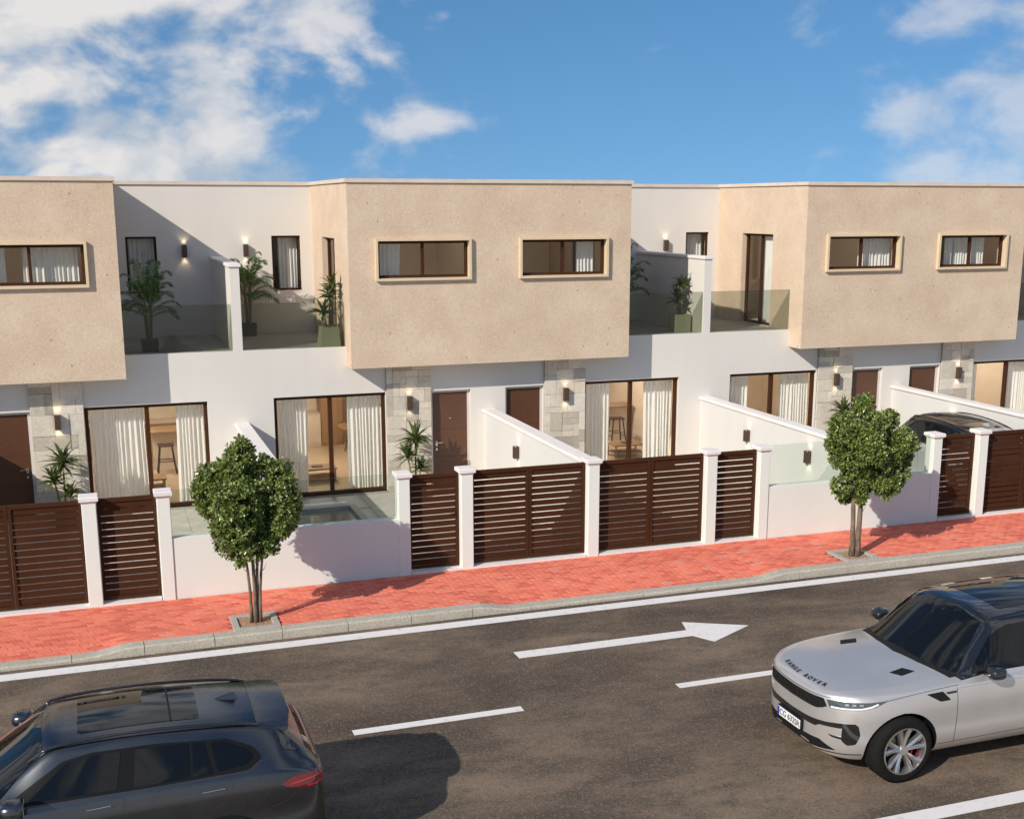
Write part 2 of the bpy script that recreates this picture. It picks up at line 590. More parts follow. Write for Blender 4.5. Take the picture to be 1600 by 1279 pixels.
def mesh_obj(name, geo, mat, parent=None, smooth=False, sharp=None):
    """geo in world coordinates; the object sits at the parent's origin."""
    v, f = geo
    me = bpy.data.meshes.new(name)
    off = world_off(parent)
    me.from_pydata([(Vector(p) - off)[:] for p in v], [], f)
    me.materials.append(M[mat] if isinstance(mat, str) else mat)
    if smooth:
        me.shade_smooth()
        if sharp:
            me.set_sharp_from_angle(angle=R(sharp))
    me.update()
    o = bpy.data.objects.new(name, me)
    COL.objects.link(o)
    if parent is not None:
        o.parent = parent
    return o


def link_mesh(name, me, parent, loc, scale=None, rot=None):
    o = bpy.data.objects.new(name, me)
    COL.objects.link(o)
    o.parent = parent
    o.location = Vector(loc) - world_off(parent)
    if scale: o.scale = scale
    if rot: o.rotation_euler = rot
    return o


def G(*gs):
    V, F = [], []
    for v, f in gs:
        b = len(V)
        V += [tuple(p) for p in v]
        F += [tuple(i + b for i in q) for q in f]
    return V, F


def box(x0, x1, y0, y1, z0, z1):
    x0, x1 = min(x0, x1), max(x0, x1)
    y0, y1 = min(y0, y1), max(y0, y1)
    v = [(x0, y0, z0), (x1, y0, z0), (x1, y1, z0), (x0, y1, z0), (x0, y0, z1), (x1, y0, z1), (x1, y1, z1), (x0, y1, z1)]
    return v, [(0, 3, 2, 1), (4, 5, 6, 7), (0, 1, 5, 4), (1, 2, 6, 5), (2, 3, 7, 6), (3, 0, 4, 7)]


def bbox(x0, x1, y0, y1, z0, z1, b=0.008):
    """box with chamfered edges"""
    bm = bmesh.new()
    v, f = box(x0, x1, y0, y1, z0, z1)
    vs = [bm.verts.new(p) for p in v]
    for q in f:
        bm.faces.new([vs[i] for i in q])
    bmesh.ops.bevel(bm, geom=bm.edges[:], offset=b, segments=1, affect='EDGES')
    bm.verts.index_update()
    r = ([tuple(p.co) for p in bm.verts], [tuple(x.index for x in q.verts) for q in bm.faces])
    bm.free()
    return r


def cyl(c, r, h, axis='Z', n=16, r2=None):
    r2 = r if r2 is None else r2
    v = []
    for k, rr in ((0, r), (h, r2)):
        for i in range(n):
            a = 2 * math.pi * i / n
            p = (rr * math.cos(a), rr * math.sin(a), k)
            if axis == 'X': p = (p[2], p[0], p[1])
            if axis == 'Y': p = (p[1], p[2], p[0])
            v.append((c[0] + p[0], c[1] + p[1], c[2] + p[2]))
    f = [(i, (i + 1) % n, n + (i + 1) % n, n + i) for i in range(n)]
    return v, f + [tuple(range(n))[::-1], tuple(range(n, 2 * n))]


def tube(pts, radii, n=7):
    v, f = [], []
    pts = [Vector(p) for p in pts]
    for i, p in enumerate(pts):
        d = (pts[min(i + 1, len(pts) - 1)] - pts[max(i - 1, 0)]).normalized()
        a = d.cross(Vector((0.31, 0.94, 0.1)))
        a.normalize()
        b = d.cross(a)
        r = radii[i] if isinstance(radii, (list, tuple)) else radii
        for k in range(n):
            t = 2 * math.pi * k / n
            v.append((p + (a * math.cos(t) + b * math.sin(t)) * r)[:])
    for i in range(len(pts) - 1):
        for k in range(n):
            f.append((i * n + k, i * n + (k + 1) % n, (i + 1) * n + (k + 1) % n, (i + 1) * n + k))
    f.append(tuple(range(n))[::-1])
    f.append(tuple(range((len(pts) - 1) * n, len(pts) * n)))
    return v, f


def wall(a0, a1, b0, b1, t0, t1, holes, mp, closed=(1, 1, 1, 1)):
    """wall in the (a,b) plane from depth t0 to t1 with rectangular openings; mp(a,b,t)->xyz.
    closed: build the outer end faces at a0,a1,b0,b1"""
    A = sorted({a0, a1} | {h[0] for h in holes} | {h[1] for h in holes})
    B = sorted({b0, b1} | {h[2] for h in holes} | {h[3] for h in holes})
    A = [a for a in A if a0 <= a <= a1]; B = [b for b in B if b0 <= b <= b1]
    na, nb = len(A), len(B)
    V = [mp(a, b, t) for t in (t0, t1) for b in B for a in A]
    idx = lambda i, j, t: t * na * nb + j * na + i

    def solid(i, j):
        if not (0 <= i < na - 1 and 0 <= j < nb - 1):
            return None
        ca, cb = (A[i] + A[i + 1]) / 2, (B[j] + B[j + 1]) / 2
        return not any(h[0] < ca < h[1] and h[2] < cb < h[3] for h in holes)
    F = []
    for i in range(na - 1):
        for j in range(nb - 1):
            if not solid(i, j):
                continue
            F.append((idx(i, j, 0), idx(i + 1, j, 0), idx(i + 1, j + 1, 0), idx(i, j + 1, 0)))
            F.append((idx(i, j, 1), idx(i, j + 1, 1), idx(i + 1, j + 1, 1), idx(i + 1, j, 1)))
            for k, (di, dj, p, q) in enumerate(((-1, 0, (i, j + 1), (i, j)), (1, 0, (i + 1, j), (i + 1, j + 1)),
                                               (0, -1, (i, j), (i + 1, j)), (0, 1, (i + 1, j + 1), (i, j + 1)))):
                s = solid(i + di, j + dj)
                if s or (s is None and not closed[k]):
                    continue
                F.append((idx(*p, 0), idx(*p, 1), idx(*q, 1), idx(*q, 0)))
    return V, F


def flip_fix(o):
    bm = bmesh.new(); bm.from_mesh(o.data)
    bmesh.ops.recalc_face_normals(bm, faces=bm.faces[:])
    bm.to_mesh(o.data); bm.free()
    return o


def unit_box(name, mat, b=0.0):
    me = bpy.data.meshes.new(name)
    v, f = bbox(-.5, .5, -.5, .5, -.5, .5, b) if b else box(-.5, .5, -.5, .5, -.5, .5)
    me.from_pydata(v, [], f)
    me.materials.append(M[mat])
    return me


# ------------------------------------------------------------------ layout numbers (metres)
C0, PITCH = 8.544, 11.2704            # centre of the middle pair of houses, distance between pairs
HW, HALF = 3.298, 5.6352              # half width of the beige upper block, half a pair
YB, YD = -0.565, 3.86                 # front of the beige block, terrace back wall
ZR, ZB, ZT = 6.98, 2.947, 3.374
YF = -6.33                            # street face of the front walls
ROAD = -0.14

# ------------------------------------------------------------------ ground, road, pavement
tag(mesh_obj('ground', ([(-900, -900, -0.32), (900, -900, -0.32), (900, 1500, -0.32), (-900, 1500, -0.32)], [(0, 1, 2, 3)]), 'grey'), kind='structure')
tag(mesh_obj('road', box(-160, 200, -17.6, -8.47, -0.30, ROAD), 'asphalt'), kind='structure')


def strip(name, x0, x1, y0, y1, label=None):
    o = mesh_obj(name, box(x0, x1, y0, y1, ROAD + 0.003, ROAD + 0.008), 'paint')
    return o


edge = strip('edge_line', -160, 200, -8.87, -8.62)
tag(edge, kind='structure')
tag(strip('edge_line', -160, 200, -16.52, -16.30), kind='structure')
for k in range(-20, 30):
    tag(strip('lane_dash', 2.76 + 4.6 * k, 5.05 + 4.6 * k, -12.28, -12.13), kind='structure')
z0, z1 = ROAD + 0.003, ROAD + 0.008
ar = [(5.62, -10.21), (5.62, -10.47), (8.50, -10.47), (8.70, -10.81), (9.56, -10.34), (8.62, -9.85), (8.52, -10.21)]
av = [(x, y, z1) for x, y in ar] + [(x, y, z0) for x, y in ar]
af = [(0, 1, 2, 6), (2, 3, 4), (2, 4, 5, 6)] + [(i, (i + 7), (i + 1) % 7 + 7, (i + 1) % 7) for i in range(7)]
tag(flip_fix(mesh_obj('direction_arrow', (av, af), 'paint')), kind='structure')


def drop(x):
    k = round((x - C0) / PITCH)
    d = abs(x - (C0 + k * PITCH))
    t = min(1, max(0, (d - 2.3) / 0.62))
    return 0.085 * (1 - t * t * (3 - 2 * t))


def pave_z(x, y):
    t = min(1, max(0, (-7.25 - y) / 0.95))
    return -drop(x) * t * t * (3 - 2 * t)


# kerb of separate stones
kerb = empty('kerb', (0, -8.35, ROAD)); tag(kerb, kind='structure')
KY0, KY1 = -8.47, -8.22


def kerb_stone(x0, x1):
    n = 6
    xs = [x0 + 0.005 + (x1 - x0 - 0.01) * i / n for i in range(n + 1)]
    prof = lambda zt: [(KY0, -0.30), (KY0 + 0.012, zt - 0.022), (KY0 + 0.03, zt), (KY1 - 0.004, zt), (KY1 - 0.004, -0.30)]
    V, F = [], []
    for x in xs:
        V += [(x, y, z) for y, z in prof(-drop(x) + 0.002)]
    for i in range(n):
        for j in range(4):
            F.append((i * 5 + j, (i + 1) * 5 + j, (i + 1) * 5 + j + 1, i * 5 + j + 1))
    F += [tuple(range(5))[::-1], tuple(range(n * 5, n * 5 + 5))]
    return flip_fix(mesh_obj('kerb_stone', (V, F), 'kerb', kerb))


for k in range(-12, 26):
    kerb_stone(4.49 + 1.027 * k, 4.49 + 1.027 * (k + 1))
mesh_obj('kerb_bed', box(-160, 200, KY0 + 0.02, KY1, -0.31, -0.13), 'mortar', kerb)

# red paved footway: bed sheet + pavers
foot = empty('footway', (0, -7.2, 0)); tag(foot, kind='structure')
PY0, PY1 = KY1, -6.332
nx, ny = 240, 10
bv, bf = [], []
for j in range(ny + 1):
    for i in range(nx + 1):
        x = -30 + 75 * i / nx; y = PY0 + (PY1 - PY0) * j / ny
        bv.append((x, y, pave_z(x, y) - 0.028))
for j in range(ny):
    for i in range(nx):
        a = j * (nx + 1) + i
        bf.append((a, a + 1, a + nx + 2, a + nx + 1))
mesh_obj('paver_bed', (bv, bf), 'joint', foot)

PL, PW = 0.208, 0.104


def paver_outline():
    g = 0.005
    l, w, s = PL / 2 - g * 1.4, PW / 2 - g, 0.018
    return [(-l + s, -w), (l + s, -w), (l + s * .4, -w * .25), (l - s * .4, w * .25), (l - s, w), (-l - s, w), (-l - s * .4, w * .25), (-l + s * .4, -w * .25)]


def paver_geo():
    o = paver_outline(); n = len(o)
    V = [(x, y, -0.03) for x, y in o] + [(x, y, -0.004) for x, y in o] + [(x * 0.972, y * 0.93, 0.0) for x, y in o]
    F = [tuple(range(2 * n, 3 * n))]
    for b in (0, n):
        F += [(b + i, b + (i + 1) % n, b + n + (i + 1) % n, b + n + i) for i in range(n)]
    return V, F


pv, pf = paver_geo()
paver_me = bpy.data.meshes.new('paver')
paver_me.from_pydata(pv, [], pf)
paver_me.materials.append(M['paver'])
PITS = [(2.085, -7.91), (13.2, -7.91)]
spots = []
rows = int((PY1 - PY0) / PW)
for j in range(rows + 1):
    y = PY0 + 0.006 + PW * (j + 0.5)
    if y > PY1 - 0.02:
        continue
    for i in range(-130, 210):
        x = PL * (i + (0.5 if j % 2 else 0)) + rng.uniform(-.002, .002)
        if any(abs(x - px) < 0.41 and abs(y - py) < 0.39 for px, py in PITS):
            continue
        spots.append((x, y))
cx, cy = cam.location.x, cam.location.y
inview = [s for s in spots if -1.75 + 0.08 * (s[1] + 7.2) < s[0] < 19]
inview.sort(key=lambda s: (s[0] - cx) ** 2 + (s[1] - cy) ** 2)
near = set(inview[:300])
SV, SF = [], []
prng = random.Random(3)
for s in spots:
    z = pave_z(*s) + prng.uniform(-.0025, .0025)
    tx = (pave_z(s[0] + .05, s[1]) - pave_z(s[0] - .05, s[1])) / .1
    ty = (pave_z(s[0], s[1] + .05) - pave_z(s[0], s[1] - .05)) / .1
    tx += prng.uniform(-.012, .012); ty += prng.uniform(-.015, .015)
    if s in near:
        link_mesh('paver', paver_me, foot, (s[0], s[1], z), rot=(math.atan(ty), -math.atan(tx), 0))
    else:
        b = len(SV)
        SV += [(s[0] + p[0], s[1] + p[1], z + p[2] + p[0] * tx + p[1] * ty) for p in pv]
        SF += [tuple(i + b for i in q) for q in pf]
tag(mesh_obj('far_pavers', (SV, SF), 'paver', foot), kind='stuff')
# opposite side of the street (behind the camera's feet)
tag(mesh_obj('opposite_pavement', box(-160, 200, -22, -17.6, -0.31, 0.0), 'slab'), kind='structure')
tag(mesh_obj('building_plot', box(-60, 80, -6.33, 12, -0.31, -0.012), 'slab'), kind='structure')

# ------------------------------------------------------------------ houses
stone_me = [unit_box('stone', 'stone', 0.03) for _ in range(1)][0]
slat_me = unit_box('slat', 'slat', 0.0)
HOUSES = [  # pair index, side, ordinal words
    (-1, -1, 'first', 'leftmost'), (-1, 1, 'second', 'second from the left'), (0, -1, 'third', 'third from the left'), (0, 1, 'fourth', 'fourth from the left'),
    (1, -1, 'fifth', 'fifth from the left'), (1, 1, 'sixth', 'sixth from the left'), (2, -1, 'seventh', 'rightmost')]
HLAB = {0: 'house at the left edge, its door cut by the picture border',
        1: 'house with bar stool behind its sliding doors, second from left',
        2: 'house with round dining table behind its sliding doors, third from left',
        3: 'house forming the right half of the middle block',
        4: 'house with the farther street tree in front, fifth from left',
        5: 'house right of the silver car in the driveway',
        6: 'house at the far right edge, barely in view'}
LAMP_GROUP = 'up-and-down wall lamps'


def spot(name, parent, loc, up, power=2.2, col=(1.0, 0.78, 0.50)):
    l = bpy.data.lights.new(name, 'SPOT')
    l.energy = power
    l.color = col
    l.spot_size = R(96)
    l.spot_blend = 0.7
    l.shadow_soft_size = 0.02
    o = bpy.data.objects.new(name, l)
    COL.objects.link(o)
    o.parent = parent
    o.location = Vector(loc) - world_off(parent)
    o.rotation_euler = (R(180), 0, 0) if up else (0, 0, 0)
    return o


def wall_lamp(cx, cy, z0, z1, label, normal='-Y', lit=True):
    """cx,cy: point on the wall face; box lamp proud of it"""
    w, d = 0.058, 0.105
    root = empty('wall_lamp', (cx, cy, z0), label, 'wall lamp', LAMP_GROUP)
    if normal == '-Y':
        x0, x1, y0, y1 = cx - w, cx + w, cy - d - 0.012, cy - 0.012
        mesh_obj('mounting_plate', box(cx - .03, cx + .03, cy - 0.013, cy + 0.004, z0 + .08, z1 - .08), 'lampbrown', root)
        px, py = cx, cy - 0.055
    else:
        x0, x1, y0, y1 = cx - d - 0.012, cx - 0.012, cy - w, cy + w
        mesh_obj('mounting_plate', box(cx - 0.013, cx + 0.004, cy - .03, cy + .03, z0 + .08, z1 - .08), 'lampbrown', root)
        px, py = cx - 0.055, cy
    t = 0.008
    mp = lambda a, b, z: (a, b, z)
    shell = G(box(x0, x1, y0, y0 + t, z0, z1), box(x0, x1, y1 - t, y1, z0, z1), box(x0, x0 + t, y0 + t, y1 - t, z0, z1), box(x1 - t, x1, y0 + t, y1 - t, z0, z1))
    mesh_obj('housing', shell, 'lampbrown', root)
    mesh_obj('lens', G(box(x0 + t, x1 - t, y0 + t, y1 - t, z1 - 0.03, z1 - 0.02), box(x0 + t, x1 - t, y0 + t, y1 - t, z0 + 0.02, z0 + 0.03)), 'lamp_glow', root)
    spot('lamp_up', root, (px, py, z1 - 0.012), True)
    spot('lamp_down', root, (px, py, z0 + 0.012), False)
    return root


def window_frame(mp, a0, a1, b0, b1, t0, t1, fw, mullion, parent, name='window', pane='pane', mull_w=0.055):
    """frame (with vertical mullions) and panes in plane mp(a,b,t)"""
    root = mesh_obj(name, wall(a0, a1, b0, b1, t0, t1, [(p, q, b0 + fw, b1 - fw) for p, q in mullion], mp), 'brown', parent)
    flip_fix(root)
    for p, q in mullion:
        tm = (t0 + t1) / 2
        pv_ = [mp(p - .01, b0 + fw - .01, tm), mp(q + .01, b0 + fw - .01, tm), mp(q + .01, b1 - fw + .01, tm), mp(p - .01, b1 - fw + .01, tm)]
        pb = [mp(p - .01, b0 + fw - .01, tm + .008), mp(q + .01, b0 + fw - .01, tm + .008), mp(q + .01, b1 - fw + .01, tm + .008), mp(p - .01, b1 - fw + .01, tm + .008)]
        o = mesh_obj('pane', (pv_ + pb, [(0, 1, 2, 3), (7, 6, 5, 4), (0, 4, 5, 1), (1, 5, 6, 2), (2, 6, 7, 3), (3, 7, 4, 0)]), pane, root)
        flip_fix(o)
    return root


def curtain(x0, x1, y, z0, z1, label, seed, amp=0.034, parent=None, group='curtains'):
    r = random.Random(seed)
    n = max(24, int(abs(x1 - x0) * 90))
    ph, k1 = r.uniform(0, 6), r.uniform(62, 78)
    V, F = [], []
    zs = [z0, z0 + (z1 - z0) * .03, z0 + (z1 - z0) * .3, z0 + (z1 - z0) * .6, z0 + (z1 - z0) * .9, z1]
    for j, z in enumerate(zs):
        t = (z - z0) / (z1 - z0)
        for i in range(n + 1):
            u = x0 + (x1 - x0) * i / n
            a = amp * (1.15 - 0.55 * t)
            d = a * math.sin(k1 * (u - x0) + ph + 1.4 * math.sin(9 * u + ph)) + 0.4 * a * math.sin(23 * u + 2 * ph + 1.5 * t)
            du = 0.010 * math.sin(14 * u + ph + 2 * t) + (0.02 * (1 - t) * math.sin(5 * u + ph))
            V.append((u + du, y + d, z + (0.006 * math.sin(31 * u) if j == 0 else 0)))
    for j in range(len(zs) - 1):
        for i in range(n):
            a = j * (n + 1) + i
            F.append((a, a + 1, a + n + 2, a + n + 1))
    return tag(mesh_obj('curtain', (V, F), 'curtain', parent, smooth=True), label, 'curtain', group)


def stone_pier(root, X, s):
    """random ashlar on the pier between door and window"""
    r = random.Random(int(X(0) * 10) + s)
    u0, u1, zz0, zz1 = 1.385, 2.418, 0.0, 2.94
    nc, nr = 7, 20
    cw, ch = (u1 - u0) / nc, (zz1 - zz0) / nr
    used = [[0] * nr for _ in range(nc)]
    pier = mesh_obj('stone_pier', box(X(u0), X(u1), -0.03, -0.001, zz0, zz1), 'mortar', root)
    for j in range(nr):
        for i in range(nc):
            if used[i][j]:
                continue
            opts = [(w, h) for w in (1, 2, 2, 3, 3, 4) for h in (1, 1, 2, 2, 3) if w * h > 1 and w / h < 3.1]
            r.shuffle(opts)
            pick = (1, 1)
            for w, h in opts:
                if i + w <= nc and j + h <= nr and all(not used[a][b] for a in range(i, i + w) for b in range(j, j + h)):
                    pick = (w, h); break
            w, h = pick
            for a in range(i, i + w):
                for b in range(j, j + h):
                    used[a][b] = 1
            ua, ub = u0 + cw * i, u0 + cw * (i + w)
            za, zb_ = zz0 + ch * j, zz0 + ch * (j + h)
            d = 0.034 + r.uniform(-.008, .010)
            g = 0.005
            link_mesh('stone', stone_me, pier, (X((ua + ub) / 2), -0.028 - d / 2, (za + zb_) / 2),
                      scale=(ub - ua - g, d, zb_ - za - g), rot=(r.uniform(-.012, .012), 0, r.uniform(-.012, .012)))
    return pier


def house(idx):
    k, s, ordw, posw = HOUSES[idx]
    cx = C0 + k * PITCH
    X = lambda u: cx + s * u
    bx = lambda u0, u1, y0, y1, za, zb: box(X(u0), X(u1), y0, y1, za, zb)
    mxz = lambda a, b, t: (X(a), t, b)
    root = empty('terraced_house', (X(2.8), 2, 0), 'cream and beige ' + HLAB[idx], 'house', 'terraced houses in a row')
    # ground floor front wall with door and sliding-door openings
    DO = (0.425, 1.378, -0.3, 2.285)
    WO = (2.425, 4.93, 0.035, 2.314)
    flip_fix(mesh_obj('front_wall', wall(0, HALF, -0.3, ZT, 0.0, 0.24, [DO, WO], mxz, (0, 0, 1, 1)), 'white', root))
    stone_pier(root, X, s)
    # front door
    jamb = wall(DO[0], DO[1], 0.0, DO[3], 0.085, 0.16, [(DO[0] + .06, DO[1] - .06, 0.0, DO[3] - .055)], mxz)
    door = mesh_obj('front_door', bx(DO[0] + .062, DO[1] - .062, 0.105, 0.15, 0.015, DO[3] - .058), 'door', root)
    flip_fix(mesh_obj('door_frame', jamb, 'jamb', door))
    for gz in (1.36, 0.72):
        mesh_obj('groove', bx(DO[0] + .07, DO[1] - .07, 0.1035, 0.106, gz, gz + .008), 'groove', door)
    hx = X(DO[1] - 0.15)
    hd = -s
    mesh_obj('door_handle', G(bbox(hx - .022, hx + .022, 0.094, 0.106, 0.98, 1.10, .003), cyl((hx, 0.055, 1.06), 0.011, 0.045, 'Y', 10),
                              bbox(min(hx, hx + hd * .13), max(hx, hx + hd * .13), 0.045, 0.062, 1.05, 1.072, .004)), 'chrome', door)
    mesh_obj('lock', bbox(hx - .02, hx + .02, 0.094, 0.106, 0.875, 0.935, .003), 'chrome', door)
    mesh_obj('peephole', cyl((X(0.9), 0.096, 1.62), 0.016, 0.012, 'Y', 12), 'chrome', door)
    mesh_obj('threshold', bx(DO[0], DO[1], -0.04, 0.2, -0.005, 0.02), 'pit', root)
    # big sliding window
    um = (WO[0] + WO[1]) / 2
    f = 0.075
    window_frame(mxz, WO[0], WO[1], WO[2], WO[3], 0.10, 0.19, f, [(WO[0] + f, um - .045), (um + .045, WO[1] - f)], root, 'sliding_door')
    mesh_obj('window_sill', bx(WO[0], WO[1], -0.03, 0.24, -0.01, WO[2]), 'pit', root)
    # ground floor room
    V, F = box(X(0.06), X(HALF - .05), 0.26, 6.56, 0.0, 2.78)
    room = mesh_obj('room', (V, [F[3], F[4], F[5]]), 'interior', root)
    mesh_obj('floor', (V, [F[0]]), 'floor', room)
    mesh_obj('room_ceiling', (V, [F[1]]), 'ceiling', room)
    # upper block
    UW = (0.565, 2.72, 4.825, 5.73)
    blk = flip_fix(mesh_obj('upper_block', wall(0, HW, ZB, ZR - .08, YB, YB + 0.25, [(UW[0] + .05, UW[1] - .05, UW[2] + .05, UW[3] - .05)], mxz, (0, 1, 1, 1)), 'beige', root))
    myz = lambda a, b, t: (X(HW - t), a, b)
    SD = (0.96, 2.5, 3.36, 5.70)
    flip_fix(mesh_obj('side_wall', wall(YB + .25, 8.2, ZB, ZR - .08, 0.0, 0.25, [SD], myz), 'beige', blk))
    mesh_obj('soffit', bx(0, HW - .25, YB + .25, 0.0, ZB, ZB + .12), 'beige', blk)
    # upper strip window with projecting surround
    sur = flip_fix(mesh_obj('window_surround', wall(UW[0], UW[1], UW[2], UW[3], YB - .085, YB + .21, [(UW[0] + .055, UW[1] - .055, UW[2] + .055, UW[3] - .055)], mxz), 'pframe', blk))
    a0, a1, b0, b1 = UW[0] + .055, UW[1] - .055, UW[2] + .055, UW[3] - .055
    umid = (a0 + a1) / 2
    fr = 0.06
    window_frame(mxz, a0, a1, b0, b1, YB + .07, YB + .14, fr, [(a0 + fr, umid - .03), (umid + .03, a1 - fr)], root, 'strip_window')
    V, F = box(X(0.06), X(HW - .27), YB + .27, 4.0, 3.4, 6.75)
    up = mesh_obj('bedroom', (V, [F[0], F[1], F[4], F[3] if s < 0 else F[5]]), 'interior', root)
    # terrace: deck, back wall with window, side door
    mesh_obj('terrace_deck', bx(HW, HALF, 0.24, YD, 3.1, 3.345), 'deck', root)
    TW = (3.585, 4.285, 4.375, 5.70)
    flip_fix(mesh_obj('terrace_wall', wall(HW, HALF, 3.1, ZR - .08, YD, YD + .24, [TW], mxz, (0, 0, 1, 1)), 'white', root))
    window_frame(mxz, TW[0], TW[1], TW[2], TW[3], YD + .06, YD + .13, 0.05, [(TW[0] + .05, TW[1] - .05)], root, 'terrace_window')
    V, F = box(X(HW), X(HALF - .03), YD + .26, 7.6, 3.4, 6.75)
    mesh_obj('back_room', (V, [F[0], F[1], F[3], F[4], F[5]]), 'interior', root)
    window_frame(myz, SD[0], SD[1], SD[2], SD[3], 0.13, 0.20, 0.06, [(SD[0] + .06, 1.70), (1.76, SD[1] - .06)], root, 'terrace_door')
    # roof and coping
    mesh_obj('roof', G(bx(0, HW - .01, YB + .25, 8.2, ZR - .35, ZR - .16), bx(HW, HALF, YD + .24, 8.2, ZR - .35, ZR - .16)), 'grey', root)
    cop = G(bx(0, HW + .04, YB - .04, YB + .28, ZR - .08, ZR), bx(HW - .28, HW + .04, YB + .28, 8.2, ZR - .08, ZR), bx(HW + .04, HALF, YD - .04, YD + .27, ZR - .08, ZR))
    mesh_obj('coping', cop, 'coping', root)
    mesh_obj('rear_wall', bx(0, HALF, 8.2, 8.45, -0.3, ZR - .1), 'white', root)
    # curtains
    hn = f'{ordw} house from left'
    c1 = [(2.45, 3.25), (4.15, 4.90)] if idx != 1 else [(2.50, 3.62), (4.28, 4.9)]
    if idx == 5: c1 = [(2.45, 2.9), (3.85, 4.9)]
    if idx == 4: c1 = [(2.47, 3.3), (4.2, 4.9)]
    for q, (p0, p1) in enumerate(c1):
        curtain(X(p0), X(p1), 0.36, 0.03, 2.5, f'white curtain on {"stone pier" if q == 0 else "garden wall"} side, sliding door of {hn}', idx * 10 + q)
    ups = {0: [(0.7, 2.6)], 1: [(0.62, 1.2), (1.5, 2.55)], 2: [(2.08, 2.62)], 3: [(2.08, 2.5)], 4: [(0.62, 1.55)], 5: [(1.05, 1.28), (1.36, 2.3)], 6: [(0.7, 1.2)]}[idx]
    for q, (p0, p1) in enumerate(ups):
        curtain(X(p0), X(p1), YB + .34, 4.6, 5.9, f'{("narrower " if q == 0 else "wider ") if len(ups) > 1 else ""}white curtain in the strip window of the {hn}', 100 + idx * 10 + q, 0.03)
    curtain(X(3.62), X(4.1 if s < 0 else 4.25), YD + .30, 4.1, 5.85, f'curtain in the small terrace window of the {hn}', 200 + idx, 0.03)
    # side terrace door curtain, runs along Y
    if s < 0:
        V, F = [], []
        n = 40
        for j, z in enumerate((3.4, 4.2, 5.0, 5.78)):
            for i in range(n + 1):
                yy = 1.05 + 0.80 * i / n
                V.append((X(HW - .25) + 0.022 * math.sin(70 * yy + j * .2), yy, z))
        for j in range(3):
            for i in range(n):
                a = j * (n + 1) + i
                F.append((a, a + 1, a + n + 2, a + n + 1))
        tag(mesh_obj('curtain', (V, F), 'curtain', None, True), f'white curtain behind the terrace side door of the {hn}', 'curtain', 'curtains')
    # balustrade glass
    gx0, gx1 = HW + .015, HALF - .112
    gl = mesh_obj('balustrade_glass', bx(gx0, gx1, 0.035, 0.05, ZT + .002, 4.372), 'smoked')
    tag(gl, f'smoked glass balustrade on the roof terrace of the {hn}', 'glass balustrade', 'terrace balustrades')
    # lamps
    wall_lamp(X(1.9), -0.064, 1.905, 2.21, f'bronze wall lamp on the stone pier of the {hn}')
    wall_lamp(X(4.915), YD, 5.21, 5.50, f'bronze wall lamp on the terrace back wall of the {hn}')
    return root


for i in range(len(HOUSES)):
    house(i)

# terrace dividers between neighbouring houses of different pairs, and garden party walls
DIVN = {-1: ('first and second', 'second and third'), }
for k in range(-1, 2):
    cx = C0 + k * PITCH + HALF
    pairn = {-1: 'second and third houses', 0: 'fourth and fifth houses', 1: 'sixth and seventh houses'}[k]
    t = empty('terrace_divider', (cx, 2, 3.35), f'low coped white wall dividing the terraces of the {pairn}', 'divider wall', 'terrace divider walls')
    mesh_obj('wall', box(cx - .10, cx + .10, 0.001, YD, 3.35, 5.15), 'white', t)
    mesh_obj('wall_foot', box(cx - .10, cx + .10, 0.001, 0.24, ZT, 3.374), 'white', t) if False else None
    mesh_obj('coping', bbox(cx - .135, cx + .135, -0.035, YD, 5.15, 5.22, .006), 'capwhite', t)
for k, half in ((-1, 0), (-1, 1), (0, 0), (0, 1), (1, 0), (1, 1)):
    cx = C0 + k * PITCH + half * HALF
    n = (k + 1) * 2 + half
    nm = ['first and second', 'second and third', 'third and fourth', 'fourth and fifth', 'fifth and sixth', 'sixth and seventh'][n]
    t = empty('garden_wall', (cx, -3, 0), f'white garden wall running back between the {nm} houses', 'garden wall', 'garden party walls')
    mesh_obj('wall', box(cx - .11, cx + .11, -6.09 if half == 0 else -6.125, -0.002, -0.1, 1.735), 'white_dimmed', t)
    mesh_obj('coping', bbox(cx - .15, cx + .15, -6.05 if half == 0 else -6.12, -0.002, 1.735, 1.81, .008), 'capwhite', t)
    for yy in ((-2.45,) if half == 0 else (-2.42, -4.95)):
        wall_lamp(cx - .11, yy, 1.12, 1.38, f'bronze lamp on garden wall between {nm} houses' + (', nearer the street' if yy < -4 else (', nearer the houses' if half else '')), '-X')


# ------------------------------------------------------------------ street front: gate posts, gates, low walls, glass
def gate_post(x0, x1, label, y0=YF - .02, y1=-6.09):
    cx = (x0 + x1) / 2
    t = empty('gate_post', (cx, (y0 + y1) / 2, 0), label, 'gate post', 'white gate posts')
    mesh_obj('shaft', bbox(x0, x1, y0, y1, -0.1, 1.77, .008), 'white_greened', t)
    V, F = [], []
    for e, z in ((0.008, 1.755), (0.022, 1.782), (0.038, 1.787), (0.038, 1.845), (0.030, 1.856)):
        V += [(x0 - e, y0 - e, z), (x1 + e, y0 - e, z), (x1 + e, y1 + e, z), (x0 - e, y1 + e, z)]
    n = 5
    for j in range(n - 1):
        for i in range(4):
            F.append((j * 4 + i, j * 4 + (i + 1) % 4, j * 4 + 4 + (i + 1) % 4, j * 4 + 4 + i))
    F += [(3, 2, 1, 0), tuple(range((n - 1) * 4, n * 4))]
    mesh_obj('post_cap', (V, F), 'capwhite', t)
    return t


GY = -6.20


